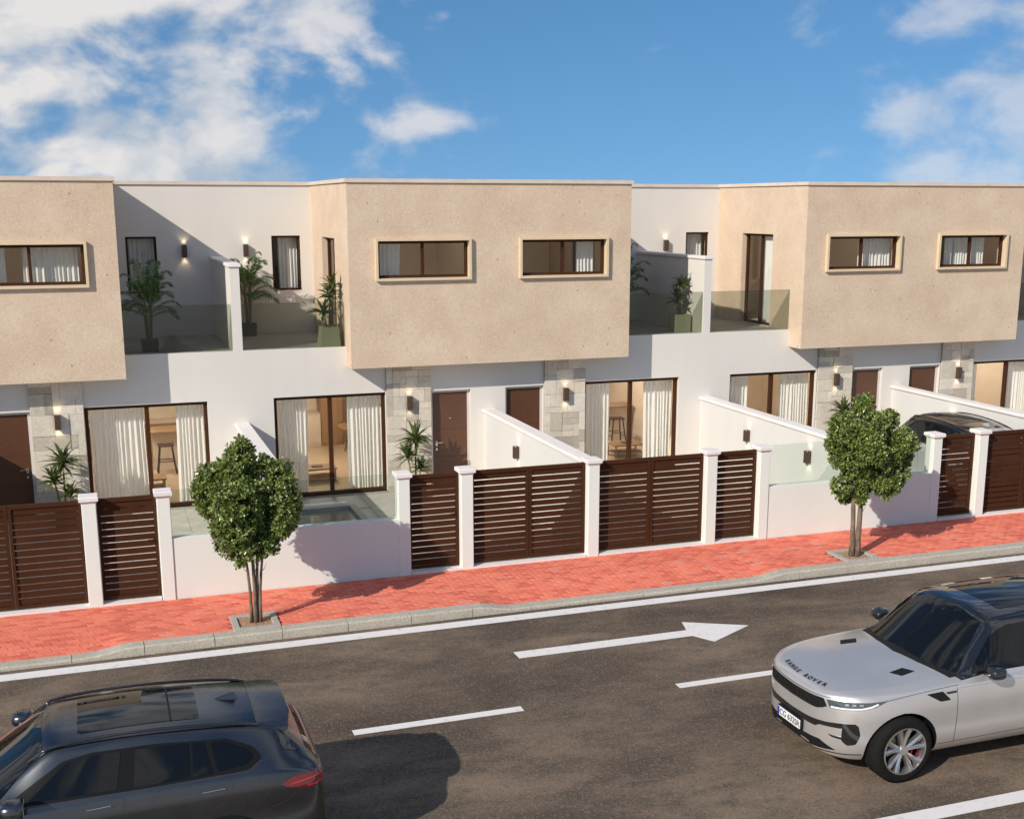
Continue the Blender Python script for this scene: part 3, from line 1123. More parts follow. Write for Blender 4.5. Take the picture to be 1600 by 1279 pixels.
def gate(x0, x1, leaves, label, name, group):
    x0, x1 = min(x0, x1), max(x0, x1)
    t = empty(name, ((x0 + x1) / 2, GY, 0), label, 'gate', group)
    zb, zt = 0.055, 1.775
    w = (x1 - x0) / leaves
    fwid = 0.05
    for q in range(leaves):
        a, b = x0 + w * q + 0.006, x0 + w * (q + 1) - 0.006
        fr = wall(a, b, zb, zt, GY, GY + .06, [(a + fwid, b - fwid, zb + .05, zt - .065)], lambda p, z, d: (p, d, z))
        lf = flip_fix(mesh_obj('gate_frame', fr, 'brown', t))
        n = 14
        s0, s1 = zb + .05, zt - .065
        pitch = (s1 - s0) / n
        for i in range(n):
            zc = s0 + pitch * (i + .5)
            h = pitch - 0.021
            link_mesh('slat', slat_me, lf, ((a + b) / 2, GY + .034, zc), scale=(b - a - 2 * fwid + .004, 0.022, h))
    if leaves == 1:
        hx = x1 - 0.075
        mesh_obj('gate_handle', G(bbox(hx - .015, hx + .015, GY - .012, GY, 0.93, 1.08, .003), bbox(hx - .10, hx, GY - .045, GY - .03, 1.02, 1.04, .004), cyl((hx - .005, GY - .035, 1.03), .009, .03, 'Y', 8)), 'brown', t)
    else:
        pass
    return t


for idx, (k, s, ordw, posw) in enumerate(HOUSES):
    cx = C0 + k * PITCH
    X = lambda u: cx + s * u
    hn = f'{ordw} house from left'
    if s > 0 or idx == 6:
        gate_post(cx - .112, cx + .112, f'white post between the wide driveway gates of the {"middle" if k == 0 else "left" if k < 0 else "right" if k == 1 else "farthest"} pair')
    a, b = sorted((X(2.342), X(2.566)))
    gate_post(a, b, f'white post between wide and narrow gates of {hn}')
    a, b = sorted((X(3.505), X(3.715)))
    gate_post(a, b, f'white post between narrow gate and low wall of {hn}')
    gate(X(.113), X(2.341), 2, f'wide two-leaf brown slatted driveway gate of the {hn}', 'driveway_gate', 'wide driveway gates')
    gate(X(2.567), X(3.504), 1, f'narrow brown slatted pedestrian gate of the {hn}', 'pedestrian_gate', 'narrow pedestrian gates')
    a, b = sorted((X(.13), X(3.49)))
    tag(mesh_obj('gate_sill', box(a, b, YF - .018, -6.05, -0.1, 0.035), 'capwhite'), f'pale concrete threshold strip under the gates of the {hn}', 'threshold', 'gate thresholds')
    a, b = sorted((X(3.717), X(HALF - .005)))
    g = mesh_obj('screen_glass', box(a, b, -6.235, -6.225, 1.042, 1.85), 'screen')
    tag(g, f'clear greenish glass screen on the front wall of {hn}', 'glass screen', 'front wall glass screens')
for k in (-1, 0, 1):
    x0, x1 = C0 + k * PITCH + 3.715, C0 + (k + 1) * PITCH - 3.715
    nm = {-1: 'behind the nearer, left street tree', 0: 'behind the farther, right street tree', 1: 'at the far right beyond the last gates'}[k]
    t = tag(mesh_obj('front_wall', box(x0, x1, YF, -6.13, -0.1, 1.04), 'white_greened'), f'low white rendered front wall {nm}', 'wall', 'low front walls')

# garden paving: slabs one by one where the glass lets them show, the rest joined
def yard(idx):
    k, s, ordw, posw = HOUSES[idx]
    cx = C0 + k * PITCH
    X = lambda u: cx + s * u
    t = empty('garden_paving', (X(2.8), -3, 0)); tag(t, kind='structure')
    SVV = []
    r = random.Random(idx)
    n = 9
    w = (HALF - .12 - .12) / n
    for i in range(n):
        for j in range(10):
            u0, u1 = .12 + w * i + .004, .12 + w * (i + 1) - .004
            y1 = -0.04 - .605 * j - .004; y0 = y1 - .597
            if pool_hit(idx, (u0 + u1) / 2, (y0 + y1) / 2):
                continue
            z = r.uniform(-.002, .002)
            geo = box(X(u0), X(u1), y0, y1, -0.03, z)
            if idx in (1, 2, 4) and i >= 4 and j <= 5:
                mesh_obj('slab', geo, 'slab', t)
            else:
                SVV.append(geo)
    tag(mesh_obj('slab_field', G(*SVV), 'slab', t), kind='stuff')
    return t


POOLS = {2: (3.60, 5.20, -3.60, -1.40)}


def pool_hit(idx, u, y):
    if idx not in POOLS:
        return False
    p = POOLS[idx]
    return p[0] - .2 < u < p[1] + .3 and p[2] - .25 < y < p[3] + .2


for i in range(7):
    yard(i)
for idx, (u0, u1, y0, y1) in POOLS.items():
    k, s, ordw, posw = HOUSES[idx]
    cx = C0 + k * PITCH
    X = lambda u: cx + s * u
    t = empty('plunge_pool', (X((u0 + u1) / 2), (y0 + y1) / 2, 0), f'small plunge pool behind the glass screen of the {ordw} house from left', 'pool', 'plunge pools')
    a, b = sorted((X(u0), X(u1)))
    flip_fix(mesh_obj('pool_rim', wall(a - .14, b + .14, y0 - .14, y1 + .14, 0.06, 0.11, [(a, b, y0, y1)], lambda p, q, d: (p, q, d)), 'pit', t))
    flip_fix(mesh_obj('pool_lining', wall(a - .12, b + .12, y0 - .12, y1 + .12, -0.02, 0.0595, [(a, b, y0, y1)], lambda p, q, d: (p, q, d)), 'pooltile', t))
    mesh_obj('water', ([(a, y0, .035), (b, y0, .035), (b, y1, .035), (a, y1, .035)], [(0, 1, 2, 3)]), 'water', t)
    a, b = sorted((X(3.57), X(4.75)))
    tag(mesh_obj('bench_slab', bbox(a, b, -0.92, -0.74, 0.0, 0.06, .006), 'capwhite'), f'long white kerb slab beside the pool of the {ordw} house', 'slab', 'white slabs by the pools')

# ------------------------------------------------------------------ furniture seen through the sliding doors
def HX(idx):
    k, s, ordw, posw = HOUSES[idx]
    return (lambda u: C0 + k * PITCH + s * u), ordw


def kitchen(idx, u0, u1, y0, front='oak'):
    X, w = HX(idx)
    t = empty('kitchen_unit', (X((u0 + u1) / 2), y0, 0), f'{"oak" if front == "oak" else "pale"} kitchen run with worktop at the back of the {w} house', 'kitchen unit', 'kitchen units')
    n = max(2, round((u1 - u0) / .6))
    cw = (u1 - u0) / n
    mesh_obj('carcass', box(X(u0), X(u1), y0 + .02, y0 + .6, 0, .87), front, t)
    for i in range(n):
        d = mesh_obj('cabinet_door', box(X(u0 + cw * i + .006), X(u0 + cw * (i + 1) - .006), y0, y0 + .02, .10, .86), front, t)
    mesh_obj('worktop', bbox(min(X(u0), X(u1)), max(X(u0), X(u1)), y0 - .02, y0 + .6, .87, .91, .004), 'worktop', t)
    mesh_obj('splashback', box(X(u0), X(u1), y0 + .58, y0 + .6, .911, 1.45), 'worktop', t)
    mesh_obj('hob', box(X(u0 + .7), X(u0 + 1.25), y0 + .1, y0 + .48, .911, .918), 'gloss', t)
    mesh_obj('tap', tube([(X(u1 - .5), y0 + .5, .91), (X(u1 - .5), y0 + .5, 1.15), (X(u1 - .5), y0 + .42, 1.2), (X(u1 - .5), y0 + .33, 1.13)], .012), 'chrome', t)
    return t


def tall_cabinet(idx, u0, u1, y0):
    X, w = HX(idx)
    t = empty('tall_cabinet', (X((u0 + u1) / 2), y0, 0), f'tall oak cupboard at the back of the {w} house', 'cupboard', 'tall cupboards')
    mesh_obj('carcass', box(X(u0), X(u1), y0 + .02, y0 + .6, 0, 2.4), 'oak', t)
    n = 2
    cw = (u1 - u0) / n
    for i in range(n):
        mesh_obj('cupboard_door', box(X(u0 + cw * i + .005), X(u0 + cw * (i + 1) - .005), y0, y0 + .02, .08, 2.38), 'oak', t)


def stool(x, y, label):
    t = empty('bar_stool', (x, y, 0), label, 'stool', 'bar stools')
    h = .68
    mesh_obj('seat', bbox(x - .19, x + .19, y - .16, y + .16, h, h + .04, .012), 'darkwood', t)
    for a in (-1, 1):
        for b in (-1, 1):
            mesh_obj('leg', tube([(x + a * .22, y + b * .19, 0), (x + a * .14, y + b * .11, h)], .019), 'darkwood', t)
        mesh_obj('rung', tube([(x + a * .195, y - .165, .22), (x + a * .195, y + .165, .22)], .012), 'darkwood', t)
    for b in (-1, 1):
        mesh_obj('rung', tube([(x - .18, y + b * .15, .32), (x + .18, y + b * .15, .32)], .012), 'darkwood', t)


def island(idx, u0, u1, y0, y1):
    X, w = HX(idx)
    t = empty('breakfast_bar', (X((u0 + u1) / 2), y0, 0), f'stone-fronted breakfast bar in the {w} house', 'breakfast bar')
    mesh_obj('base', box(X(u0 + .05), X(u1), y0 + .2, y1, 0, .94), 'worktop', t)
    mesh_obj('top', bbox(min(X(u0), X(u1)), max(X(u0), X(u1)), y0, y1, .94, .99, .006), 'oak', t)


def dining(idx, u, y):
    X, w = HX(idx)
    x = X(u)
    t = empty('dining_table', (x, y, 0), f'round oak dining table inside the {w} house', 'table')
    mesh_obj('table_top', cyl((x, y, .72), .52, .03, n=36), 'oak', t)
    for a in range(3):
        an = 2.1 * a + .4
        mesh_obj('leg', tube([(x + .4 * math.cos(an), y + .4 * math.sin(an), 0), (x + .2 * math.cos(an), y + .2 * math.sin(an), .72)], .022), 'oak', t)
    for q, (dx, dy, rot) in enumerate(((-.15, -.62, 0), (.6, .1, 1.6))):
        c = empty('dining_chair', (x + dx, y + dy, 0), f'dark wooden dining chair {"in front of" if q == 0 else "right of"} the round table', 'chair', 'dining chairs')
        mesh_obj('seat', bbox(x + dx - .2, x + dx + .2, y + dy - .2, y + dy + .2, .43, .46, .01), 'darkwood', c)
        for a in (-1, 1):
            for b in (-1, 1):
                top = .78 if b == -1 else .43
                mesh_obj('leg', tube([(x + dx + a * .19, y + dy + b * .19, 0), (x + dx + a * .17, y + dy + b * .17, top)], .017), 'darkwood', c)
        mesh_obj('backrest', bbox(x + dx - .19, x + dx + .19, y + dy - .19, y + dy - .165, .62, .78, .01), 'darkwood', c)


def low_table(idx, u, y):
    X, w = HX(idx)
    x = X(u)
    t = empty('coffee_table', (x, y, 0), f'low oak coffee table just inside the {w} house', 'coffee table', 'coffee tables')
    mesh_obj('table_top', bbox(x - .45, x + .45, y - .3, y + .3, .30, .34, .01), 'oak', t)
    mesh_obj('shelf', box(x - .4, x + .4, y - .25, y + .25, .1, .12), 'oak', t)
    for a in (-1, 1):
        for b in (-1, 1):
            mesh_obj('leg', box(x + a * .4 - .02, x + a * .4 + .02, y + b * .26 - .02, y + b * .26 + .02, 0, .3), 'oak', t)
    tag(mesh_obj('tray', bbox(x - .12, x + .14, y - .1, y + .08, .341, .36, .004), 'darkwood'), f'dark tray on the coffee table of the {w} house', 'tray', 'trays')


def sofa(idx, u, y, wd=1.9):
    X, w = HX(idx)
    x = X(u)
    t = empty('sofa', (x, y, 0), f'pale upholstered sofa inside the {w} house', 'sofa', 'sofas')
    mesh_obj('base', bbox(x - wd / 2, x + wd / 2, y - .42, y + .42, .05, .34, .03), 'fabric', t)
    for q in (-1, 1):
        mesh_obj('seat_cushion', bbox(x + (q - 1) * wd / 4 + .01 * q, x + (q + 1) * wd / 4 - .01, y - .42, y + .24, .34, .48, .04), 'fabric', t)
        mesh_obj('armrest', bbox(x + q * wd / 2 - .09, x + q * wd / 2 + .09, y - .42, y + .42, .05, .6, .03), 'fabric', t)
    mesh_obj('backrest', bbox(x - wd / 2, x + wd / 2, y + .22, y + .44, .34, .86, .04), 'fabric', t)


def added_ceiling_lamp(x, y, z, power, label):  # lamp out of view, added so the rooms do not go dark
    t = empty('added_ceiling_lamp', (x, y, z), label, 'ceiling lamp', 'lit ceiling lamps indoors')
    mesh_obj('lamp_ring', cyl((x, y, z - .045), .20, .044, n=24), 'capwhite', t)
    mesh_obj('lamp_disc', cyl((x, y, z - .052), .17, .006, n=24), 'lamp_glow', t)
    l = bpy.data.lights.new('lamp_light', 'POINT')
    l.energy = power; l.color = (1.0, 0.88, 0.72); l.shadow_soft_size = .17
    o = bpy.data.objects.new('lamp_light', l); COL.objects.link(o); o.parent = t
    o.location = (0, 0, -.25)


for idx in range(7):
    X, w = HX(idx)
    added_ceiling_lamp(X(3.4), 3.3, 2.78, 170, f'round ceiling lamp in the living room of the {w} house')
    added_ceiling_lamp(X(1.6), 1.6, 6.75, 15, f'round ceiling lamp in the upper room of the {w} house')

kitchen(1, 2.4, 5.4, 5.93); tall_cabinet(1, 1.3, 2.38, 5.93)
island(1, 3.86, 5.4, 4.1, 4.85)
X, _ = HX(1); stool(X(4.2), 3.78, 'dark wooden bar stool at the breakfast bar of the second house'); low_table(1, 3.62, 1.9)
kitchen(2, 2.88, 5.3, 5.9, 'worktop'); tall_cabinet(2, 2.28, 2.86, 5.9); dining(2, 2.12, 4.7); low_table(2, 3.75, 1.75); sofa(2, 2.15, 1.9, 1.3)
X, _ = HX(3); stool(X(4.88), 3.6, 'dark bar stool with crossed rungs inside the fourth house'); island(3, 4.45, 5.5, 3.85, 4.5); low_table(3, 4.45, 2.0)
sofa(4, 3.8, 2.2)
sofa(5, 3.2, 2.6)


# ------------------------------------------------------------------ plants
def frond_leaflets(base, direc, length, n, ll, droop, r, V, F, stemV, stemF, width=0.017):
    """feather palm frond: arching rachis with pairs of leaflets"""
    d = Vector(direc).normalized()
    side = d.cross(Vector((0, 0, 1)))
    if side.length < .1: side = Vector((1, 0, 0))
    side.normalize()
    pts = []
    p = Vector(base)
    for i in range(n + 1):
        t = i / n
        pts.append(p.copy())
        dd = (d + Vector((0, 0, -1)) * droop * t * t * 1.6).normalized()
        p = p + dd * length / n
    sv, sf = tube(pts[::2] if len(pts) > 6 else pts, [0.007 * (1 - .7 * i / len(pts[::2])) for i in range(len(pts[::2]))], 4)
    b = len(stemV); stemV += sv; stemF += [tuple(q + b for q in f) for f in sf]
    for i in range(2, n + 1):
        t = i / n
        dd = (pts[i] - pts[i - 1]).normalized()
        L = ll * (math.sin(math.pi * min(1, .18 + t * .8)) ** .8) * r.uniform(.85, 1.1)
        for q in (-1, 1):
            ld = (dd * .75 + side * q * .8 + Vector((0, 0, .15 - .35 * t)) + Vector((r.uniform(-.12, .12), r.uniform(-.12, .12), r.uniform(-.1, .1)))).normalized()
            up = ld.cross(dd).normalized()
            wv = ld.cross(up).normalized() * width
            a = pts[i]
            m = a + ld * L * .5
            e = a + ld * L + Vector((0, 0, -L * .28))
            b = len(V)
            V += [a[:], (m + wv)[:], (m - wv)[:], e[:]]
            F += [(b, b + 1, b + 3, b + 2)]


def palm(x, y, z, pot_w, pot_h, height, label, seed, fronds=19):
    r = random.Random(seed)
    t = empty('potted_palm', (x, y, z), label, 'potted plant', 'terrace palms')
    a, b = pot_w / 2, pot_w / 2 * .88
    V = [(x - b, y - b, z), (x + b, y - b, z), (x + b, y + b, z), (x - b, y + b, z), (x - a, y - a, z + pot_h), (x + a, y - a, z + pot_h), (x + a, y + a, z + pot_h), (x - a, y + a, z + pot_h),
         (x - a * .86, y - a * .86, z + pot_h), (x + a * .86, y - a * .86, z + pot_h), (x + a * .86, y + a * .86, z + pot_h), (x - a * .86, y + a * .86, z + pot_h),
         (x - a * .86, y - a * .86, z + pot_h - .04), (x + a * .86, y - a * .86, z + pot_h - .04), (x + a * .86, y + a * .86, z + pot_h - .04), (x - a * .86, y + a * .86, z + pot_h - .04)]
    F = [(3, 2, 1, 0)] + [(q * 4 + i, q * 4 + (i + 1) % 4, q * 4 + 4 + (i + 1) % 4, q * 4 + 4 + i) for q in range(3) for i in range(4)]
    mesh_obj('pot', (V, F), 'pot_dark', t)
    mesh_obj('soil', (V, [(12, 13, 14, 15)]), 'potsoil', t)
    zt = z + pot_h - .04
    LV, LF, SV_, SF_ = [], [], [], []
    for i in range(fronds):
        an = 2 * math.pi * (i * .382) + r.uniform(-.3, .3)
        lvl = i / fronds
        hh = height * (.30 + .38 * (1 - lvl) * r.uniform(.7, 1.1))
        sx, sy = x + .05 * math.cos(an), y + .05 * math.sin(an)
        top = (x + .09 * math.cos(an), y + .09 * math.sin(an), zt + hh)
        sv, sf = tube([(sx, sy, zt - .02), top], [.013, .008], 5)
        b = len(SV_); SV_ += sv; SF_ += [tuple(q + b for q in f) for f in sf]
        el = R(78 - 50 * lvl + r.uniform(-8, 8))
        frond_leaflets(top, (math.cos(an) * math.cos(el), math.sin(an) * math.cos(el), math.sin(el)), height * r.uniform(.40, .54), 24, .28, .85 + .3 * lvl, r, LV, LF, SV_, SF_)
    mesh_obj('fronds', (LV, LF), 'palm', t)
    mesh_obj('stems', (SV_, SF_), 'cane', t)
    return t


def rosette(c, n, L, w, r, V, F, spread=1.0):
    for i in range(n):
        an = i * 2.4 + r.uniform(-.25, .25)
        el = R(r.uniform(18, 80)) if i < n * .75 else R(r.uniform(-10, 25))
        d = Vector((math.cos(an) * math.cos(el), math.sin(an) * math.cos(el), math.sin(el)))
        side = d.cross(Vector((0, 0, 1))).normalized()
        l = L * r.uniform(.75, 1.1)
        pts = []
        p = Vector(c)
        for k in range(6):
            tt = k / 5
            pts.append(p.copy())
            p = p + (d + Vector((0, 0, -1)) * tt * .85 * spread).normalized() * l / 5
        b = len(V)
        for k, q in enumerate(pts):
            ww = w * (0.45, .9, 1.0, .85, .5, .03)[k]
            V += [(q + side * ww)[:], (q + Vector((0, 0, -ww * .5)))[:], (q - side * ww)[:]]
        for k in range(5):
            o = b + 3 * k
            F += [(o, o + 1, o + 4, o + 3), (o + 1, o + 2, o + 5, o + 4)]


def dracaena(x, y, z, canes, label, seed, pot=None, scale=1.0, group='dracaena plants'):
    r = random.Random(seed)
    t = empty('dracaena', (x, y, z), label, 'potted plant', group)
    zt = z
    if pot:
        kind, w, h, mat = pot
        a, b = (w / 2 * .78, w / 2) if kind == 'flare' else (w / 2, w / 2)
        V = [(x - b, y - b, z), (x + b, y - b, z), (x + b, y + b, z), (x - b, y + b, z), (x - a, y - a, z + h), (x + a, y - a, z + h), (x + a, y + a, z + h), (x - a, y + a, z + h),
             (x - a * .86, y - a * .86, z + h), (x + a * .86, y - a * .86, z + h), (x + a * .86, y + a * .86, z + h), (x - a * .86, y + a * .86, z + h),
             (x - a * .86, y - a * .86, z + h - .04), (x + a * .86, y - a * .86, z + h - .04), (x + a * .86, y + a * .86, z + h - .04), (x - a * .86, y + a * .86, z + h - .04)]
        F = [(3, 2, 1, 0)] + [(q * 4 + i, q * 4 + (i + 1) % 4, q * 4 + 4 + (i + 1) % 4, q * 4 + 4 + i) for q in range(3) for i in range(4)]
        mesh_obj('pot', (V, F), mat, t)
        mesh_obj('soil', (V, [(12, 13, 14, 15)]), 'potsoil', t)
        zt = z + h - .04
    LV, LF = [], []
    for (dx, dy, h, n, L) in canes:
        top = Vector((x + dx, y + dy, zt + h))
        mesh_obj('cane', tube([(x + dx * .4, y + dy * .4, zt - .03), (x + dx * .7, y + dy * .8, zt + h * .5), top], [.026 * scale, .022 * scale, .018 * scale], 7), 'cane', t, True)
        rosette(top, n, L, .038 * scale, r, LV, LF)
        rosette(top + Vector((0, 0, -.07)), n // 2, L * .95, .036 * scale, r, LV, LF, 1.5)
    mesh_obj('leaves', (LV, LF), 'drac', t)
    return t


ZD = 3.346
palm(1.135, 0.76, ZD, .36, .26, 1.62, 'tall potted palm behind the balustrade of the second house, in shade', 11)
palm(3.56, 3.3, ZD, .34, .30, 1.72, 'sunlit potted palm beside the terrace divider of the third house', 12)
palm(13.05, 2.6, ZD, .36, .28, 1.72, 'potted palm in shade half hidden by the middle beige block', 13)
dracaena(4.93, 0.30, ZD, [(-.1, 0, .34, 18, .42), (.06, .02, .72, 18, .36), (.1, -.02, .95, 16, .34)], 'dracaena in a tapered sage green pot on the terrace of the third house', 21, ('flare', .46, .46, 'pot_green'), 1.1)
dracaena(13.80, 0.72, ZD, [(-.06, 0, .38, 18, .40), (.05, .02, .78, 18, .36)], 'dracaena in a square sage pot on the terrace of the fourth house', 22, ('square', .42, .44, 'pot_green'), 1.1)
for idx, u, lab in ((1, 1.93, 'tall dracaena against the stone pier of the second house'), (2, 1.93, 'tall dracaena against the stone pier of the third house'), (4, 2.0, 'tall dracaena against the stone pier of the fifth house, behind the street tree')):
    X, w = HX(idx)
    dracaena(X(u), -0.62, 0.0, [(0.02, 0.02, .98, 40, .50), (-.17, -.02, .62, 30, .42), (.12, -.05, .34, 20, .36)], lab, 30 + idx, ('square', .4, .36, 'pot_dark'), .95, 'dracaenas by the front doors')


# ------------------------------------------------------------------ street trees
def street_tree(bx_, by_, base_px, scale, lobes, label, seed, trunks):
    r = random.Random(seed)
    t = empty('street_tree', (bx_, by_, 0), label, 'tree', 'street trees')
    rt = Vector((math.cos(R(19.5)), -math.sin(R(19.5)), 0))   # the crown was measured facing the street camera
    fw = Vector((math.sin(R(19.5)), math.cos(R(19.5)), 0))
    L = []
    for px, py, pr in lobes:
        dx, dz, rad = (px - base_px[0]) / scale, (base_px[1] - py) / scale, pr / scale
        dy = r.uniform(-.22, .22)
        L.append((Vector((bx_, by_, 0)) + rt * dx + fw * dy + Vector((0, 0, dz)), rad))
    # a few lobes front and back to round the crown out
    cen = sum((c for c, _ in L), Vector()) / len(L)
    for q in range(7):
        c, rad = r.choice(L[2:])
        L.append((cen.lerp(c, .5) + fw * r.choice((-1, 1)) * r.uniform(.25, .42), rad * .75))
    V, F = [], []
    tips = []
    off = Vector((seed * 3.1, seed * 1.7, 0))
    for c, rad in L:
        n = int(1150 * (rad / .35) ** 2.4) + 90
        for _ in range(n):
            d = Vector((r.gauss(0, 1), r.gauss(0, 1), r.gauss(0, 1))).normalized()
            edge = rad * (.97 + .36 * mnoise.noise((c + d * rad) * 5.2 + off))
            rr = edge * r.random() ** .42
            p = c + d * rr
            if mnoise.noise(p * 6.0 + off) < -.21:      # gaps between the twigs
                continue
            tips.append((p, d))
    for p, d in tips:
        d = (d * .8 + Vector((0, 0, .4)) + Vector((r.uniform(-.7, .7), r.uniform(-.7, .7), r.uniform(-.45, .45)))).normalized()
        a = d.orthogonal().normalized()
        b2 = d.cross(a)
        for i in range(r.randint(4, 6)):
            an = i * 2.4 + r.uniform(-.4, .4)
            el = r.uniform(.1, 1.1)
            ld = (a * math.cos(an) + b2 * math.sin(an)) * math.cos(el) + d * math.sin(el)
            side = ld.cross(d)
            if side.length < .05: continue
            side = (side.normalized() + d * r.uniform(-.5, .5)).normalized()
            l = r.uniform(.040, .072)
            w = l * r.uniform(.24, .36)
            q0 = p + ld * .004 + Vector((r.uniform(-.012, .012), r.uniform(-.012, .012), r.uniform(-.012, .012)))
            q1 = q0 + ld * l * .62
            q2 = q0 + ld * l
            nrm = side.cross(ld) * (w * .3)
            k = len(V)
            V += [q0[:], (q1 + side * w + nrm)[:], q2[:], (q1 - side * w + nrm)[:]]
            F += [(k, k + 1, k + 2, k + 3)]
    mesh_obj('crown', (V, F), 'leaf', t)
    # stems
    stems = []
    zc = min(c.z - rad for c, rad in L)
    for i, (ox, oy, tx, ty, rr) in enumerate(trunks):
        pts, rad = [], []
        z_end = zc + 1.0
        for q in range(8):
            tt = q / 7
            w = math.sin(tt * 5 + i) * .016
            pts.append(Vector((bx_ + ox + tx * tt ** 1.5 + w, by_ + oy + ty * tt ** 1.4 + w * .6, -.03 + z_end * tt)))
            rad.append(rr * (1.25 if q == 0 else 1) * (1 - .5 * tt))
        mesh_obj('trunk', tube(pts, rad, 10), 'bark', t, True)
        for q in range(9):
            c, lr = L[(i * 7 + q * 3) % len(L)]
            st = pts[4 + q % 4]
            stems.append(tube([st, st.lerp(c, .5) + Vector((0, 0, .04)), c + (c - st).normalized() * lr * .5], [rad[5] * .6, rad[5] * .4, .004], 6))
        # small dead twigs low on the stem
        st = pts[3]
        stems.append(tube([st, st + Vector((.05 * (1 if i % 2 else -1), -.02, .05)), st + Vector((.09 * (1 if i % 2 else -1), -.03, .15))], [.007, .005, .002], 5))
    mesh_obj('branches', G(*stems), 'bark', t, True)
    return t


street_tree(2.085, -7.91, (440, 1165), 372,
            [(405, 135, 66), (395, 225, 105), (205, 345, 92), (610, 310, 95), (300, 285, 85), (520, 235, 62), (650, 560, 62), (400, 380, 170), (225, 470, 108), (630, 430, 105), (590, 580, 110), (400, 560, 150), (320, 670, 88), (460, 670, 105), (165, 375, 56), (680, 480, 62), (390, 745, 58), (545, 680, 66), (300, 590, 82)],
            'leafy multi-stemmed street tree with broad diamond crown, nearer the dark car', 5,
            [(-.05, .0, -.12, 0, .027), (.0, -.03, .05, .05, .034), (.05, .02, .12, -.04, .030), (.09, -.02, .2, .06, .026)])
street_tree(13.2, -7.91, (318, 1175), 366,
            [(335, 150, 78), (500, 235, 80), (200, 300, 108), (350, 330, 135), (590, 365, 92), (300, 480, 150), (480, 470, 140), (620, 515, 70), (200, 690, 76), (330, 640, 125), (490, 670, 98), (265, 770, 55), (140, 400, 52), (340, 760, 50), (440, 290, 95), (185, 500, 75), (560, 600, 75)],
            'leafy street tree with twin trunk and rounded crown, nearer the parked silver car', 6,
            [(-.05, .0, -.08, 0, .055), (.04, -.03, .12, .05, .06)])
for q, (px, py) in enumerate(PITS):
    t = empty('tree_pit', (px, py, 0), 'square concrete surround with mulch under the ' + ('nearer, left' if q == 0 else 'farther, right') + ' street tree', 'tree pit', 'tree pits')
    e, b = .345, .10
    mp = lambda a, c, d: (a, c, d)
    o = .36
    for nm, g in (('edging', bbox(px - o, px + o, py - o, py - o + b, -.03, .022, .006)), ('edging', bbox(px - o, px + o, py + o - b, py + o, -.03, .022, .006)),
                  ('edging', bbox(px - o, px - o + b, py - o + b + .002, py + o - b - .002, -.03, .021, .006)), ('edging', bbox(px + o - b, px + o, py - o + b + .002, py + o - b - .002, -.03, .021, .006))):
        mesh_obj(nm, g, 'pit', t)
    mesh_obj('mulch', box(px - o + b, px + o - b, py - o + b, py + o - b, -.03, -.008), 'soil', t)


# ------------------------------------------------------------------ cars
def interp_ring(st):
    """station -> half section points (y>=0) from bottom centre to top centre"""
    x, w, zb, zs, g, e, m, tz = st[:8]
    return [(0, zb + .0), (w * .86, zb), (w * .965, zb + .11), (w * 1.0, zb + (zs - zb) * .50), (w * .992, zs - .13), (w * .965, zs - .012), (g[0], g[1]), (e[0], e[1]), (m[0], m[1]), (0, tz)]


def loft_body(stations, cowl, roof0, creases):
    V, F, MI = [], [], []
    H = 10
    n = 2 * H - 2
    for st in stations:
        h = interp_ring(st)
        sk = dict(zip((6, 7, 8, 9), st[8])) if len(st) > 8 else {}
        hx = [st[0] + sk.get(j, 0) for j in range(H)]
        ring = [(hx[j], -h[j][0], h[j][1]) for j in range(H)] + [(hx[j], h[j][0], h[j][1]) for j in range(1, H - 1)][::-1]
        V += ring
    ns = len(stations)
    for i in range(ns - 1):
        for j in range(n):
            a, b = i * n + j, i * n + (j + 1) % n
            F.append((a, b, b + n, a + n))
            jj = j if j < H - 1 else n - 1 - j
            MI.append(1 if (jj >= 6 and cowl <= i < ns - creases.get('tail', 3)) else 0)
    for i, rev in ((0, False), (ns - 1, True)):
        b = i * n
        L = [b + j for j in range(H)]
        Rr = [b] + [b + n - j for j in range(1, H - 1)] + [b + H - 1]
        for j in range(H - 1):
            q = [L[j], L[j + 1], Rr[j + 1], Rr[j]]
            q = list(dict.fromkeys(q))
            F.append(tuple(q if rev else q[::-1])); MI.append(0)
    return V, F, MI, n


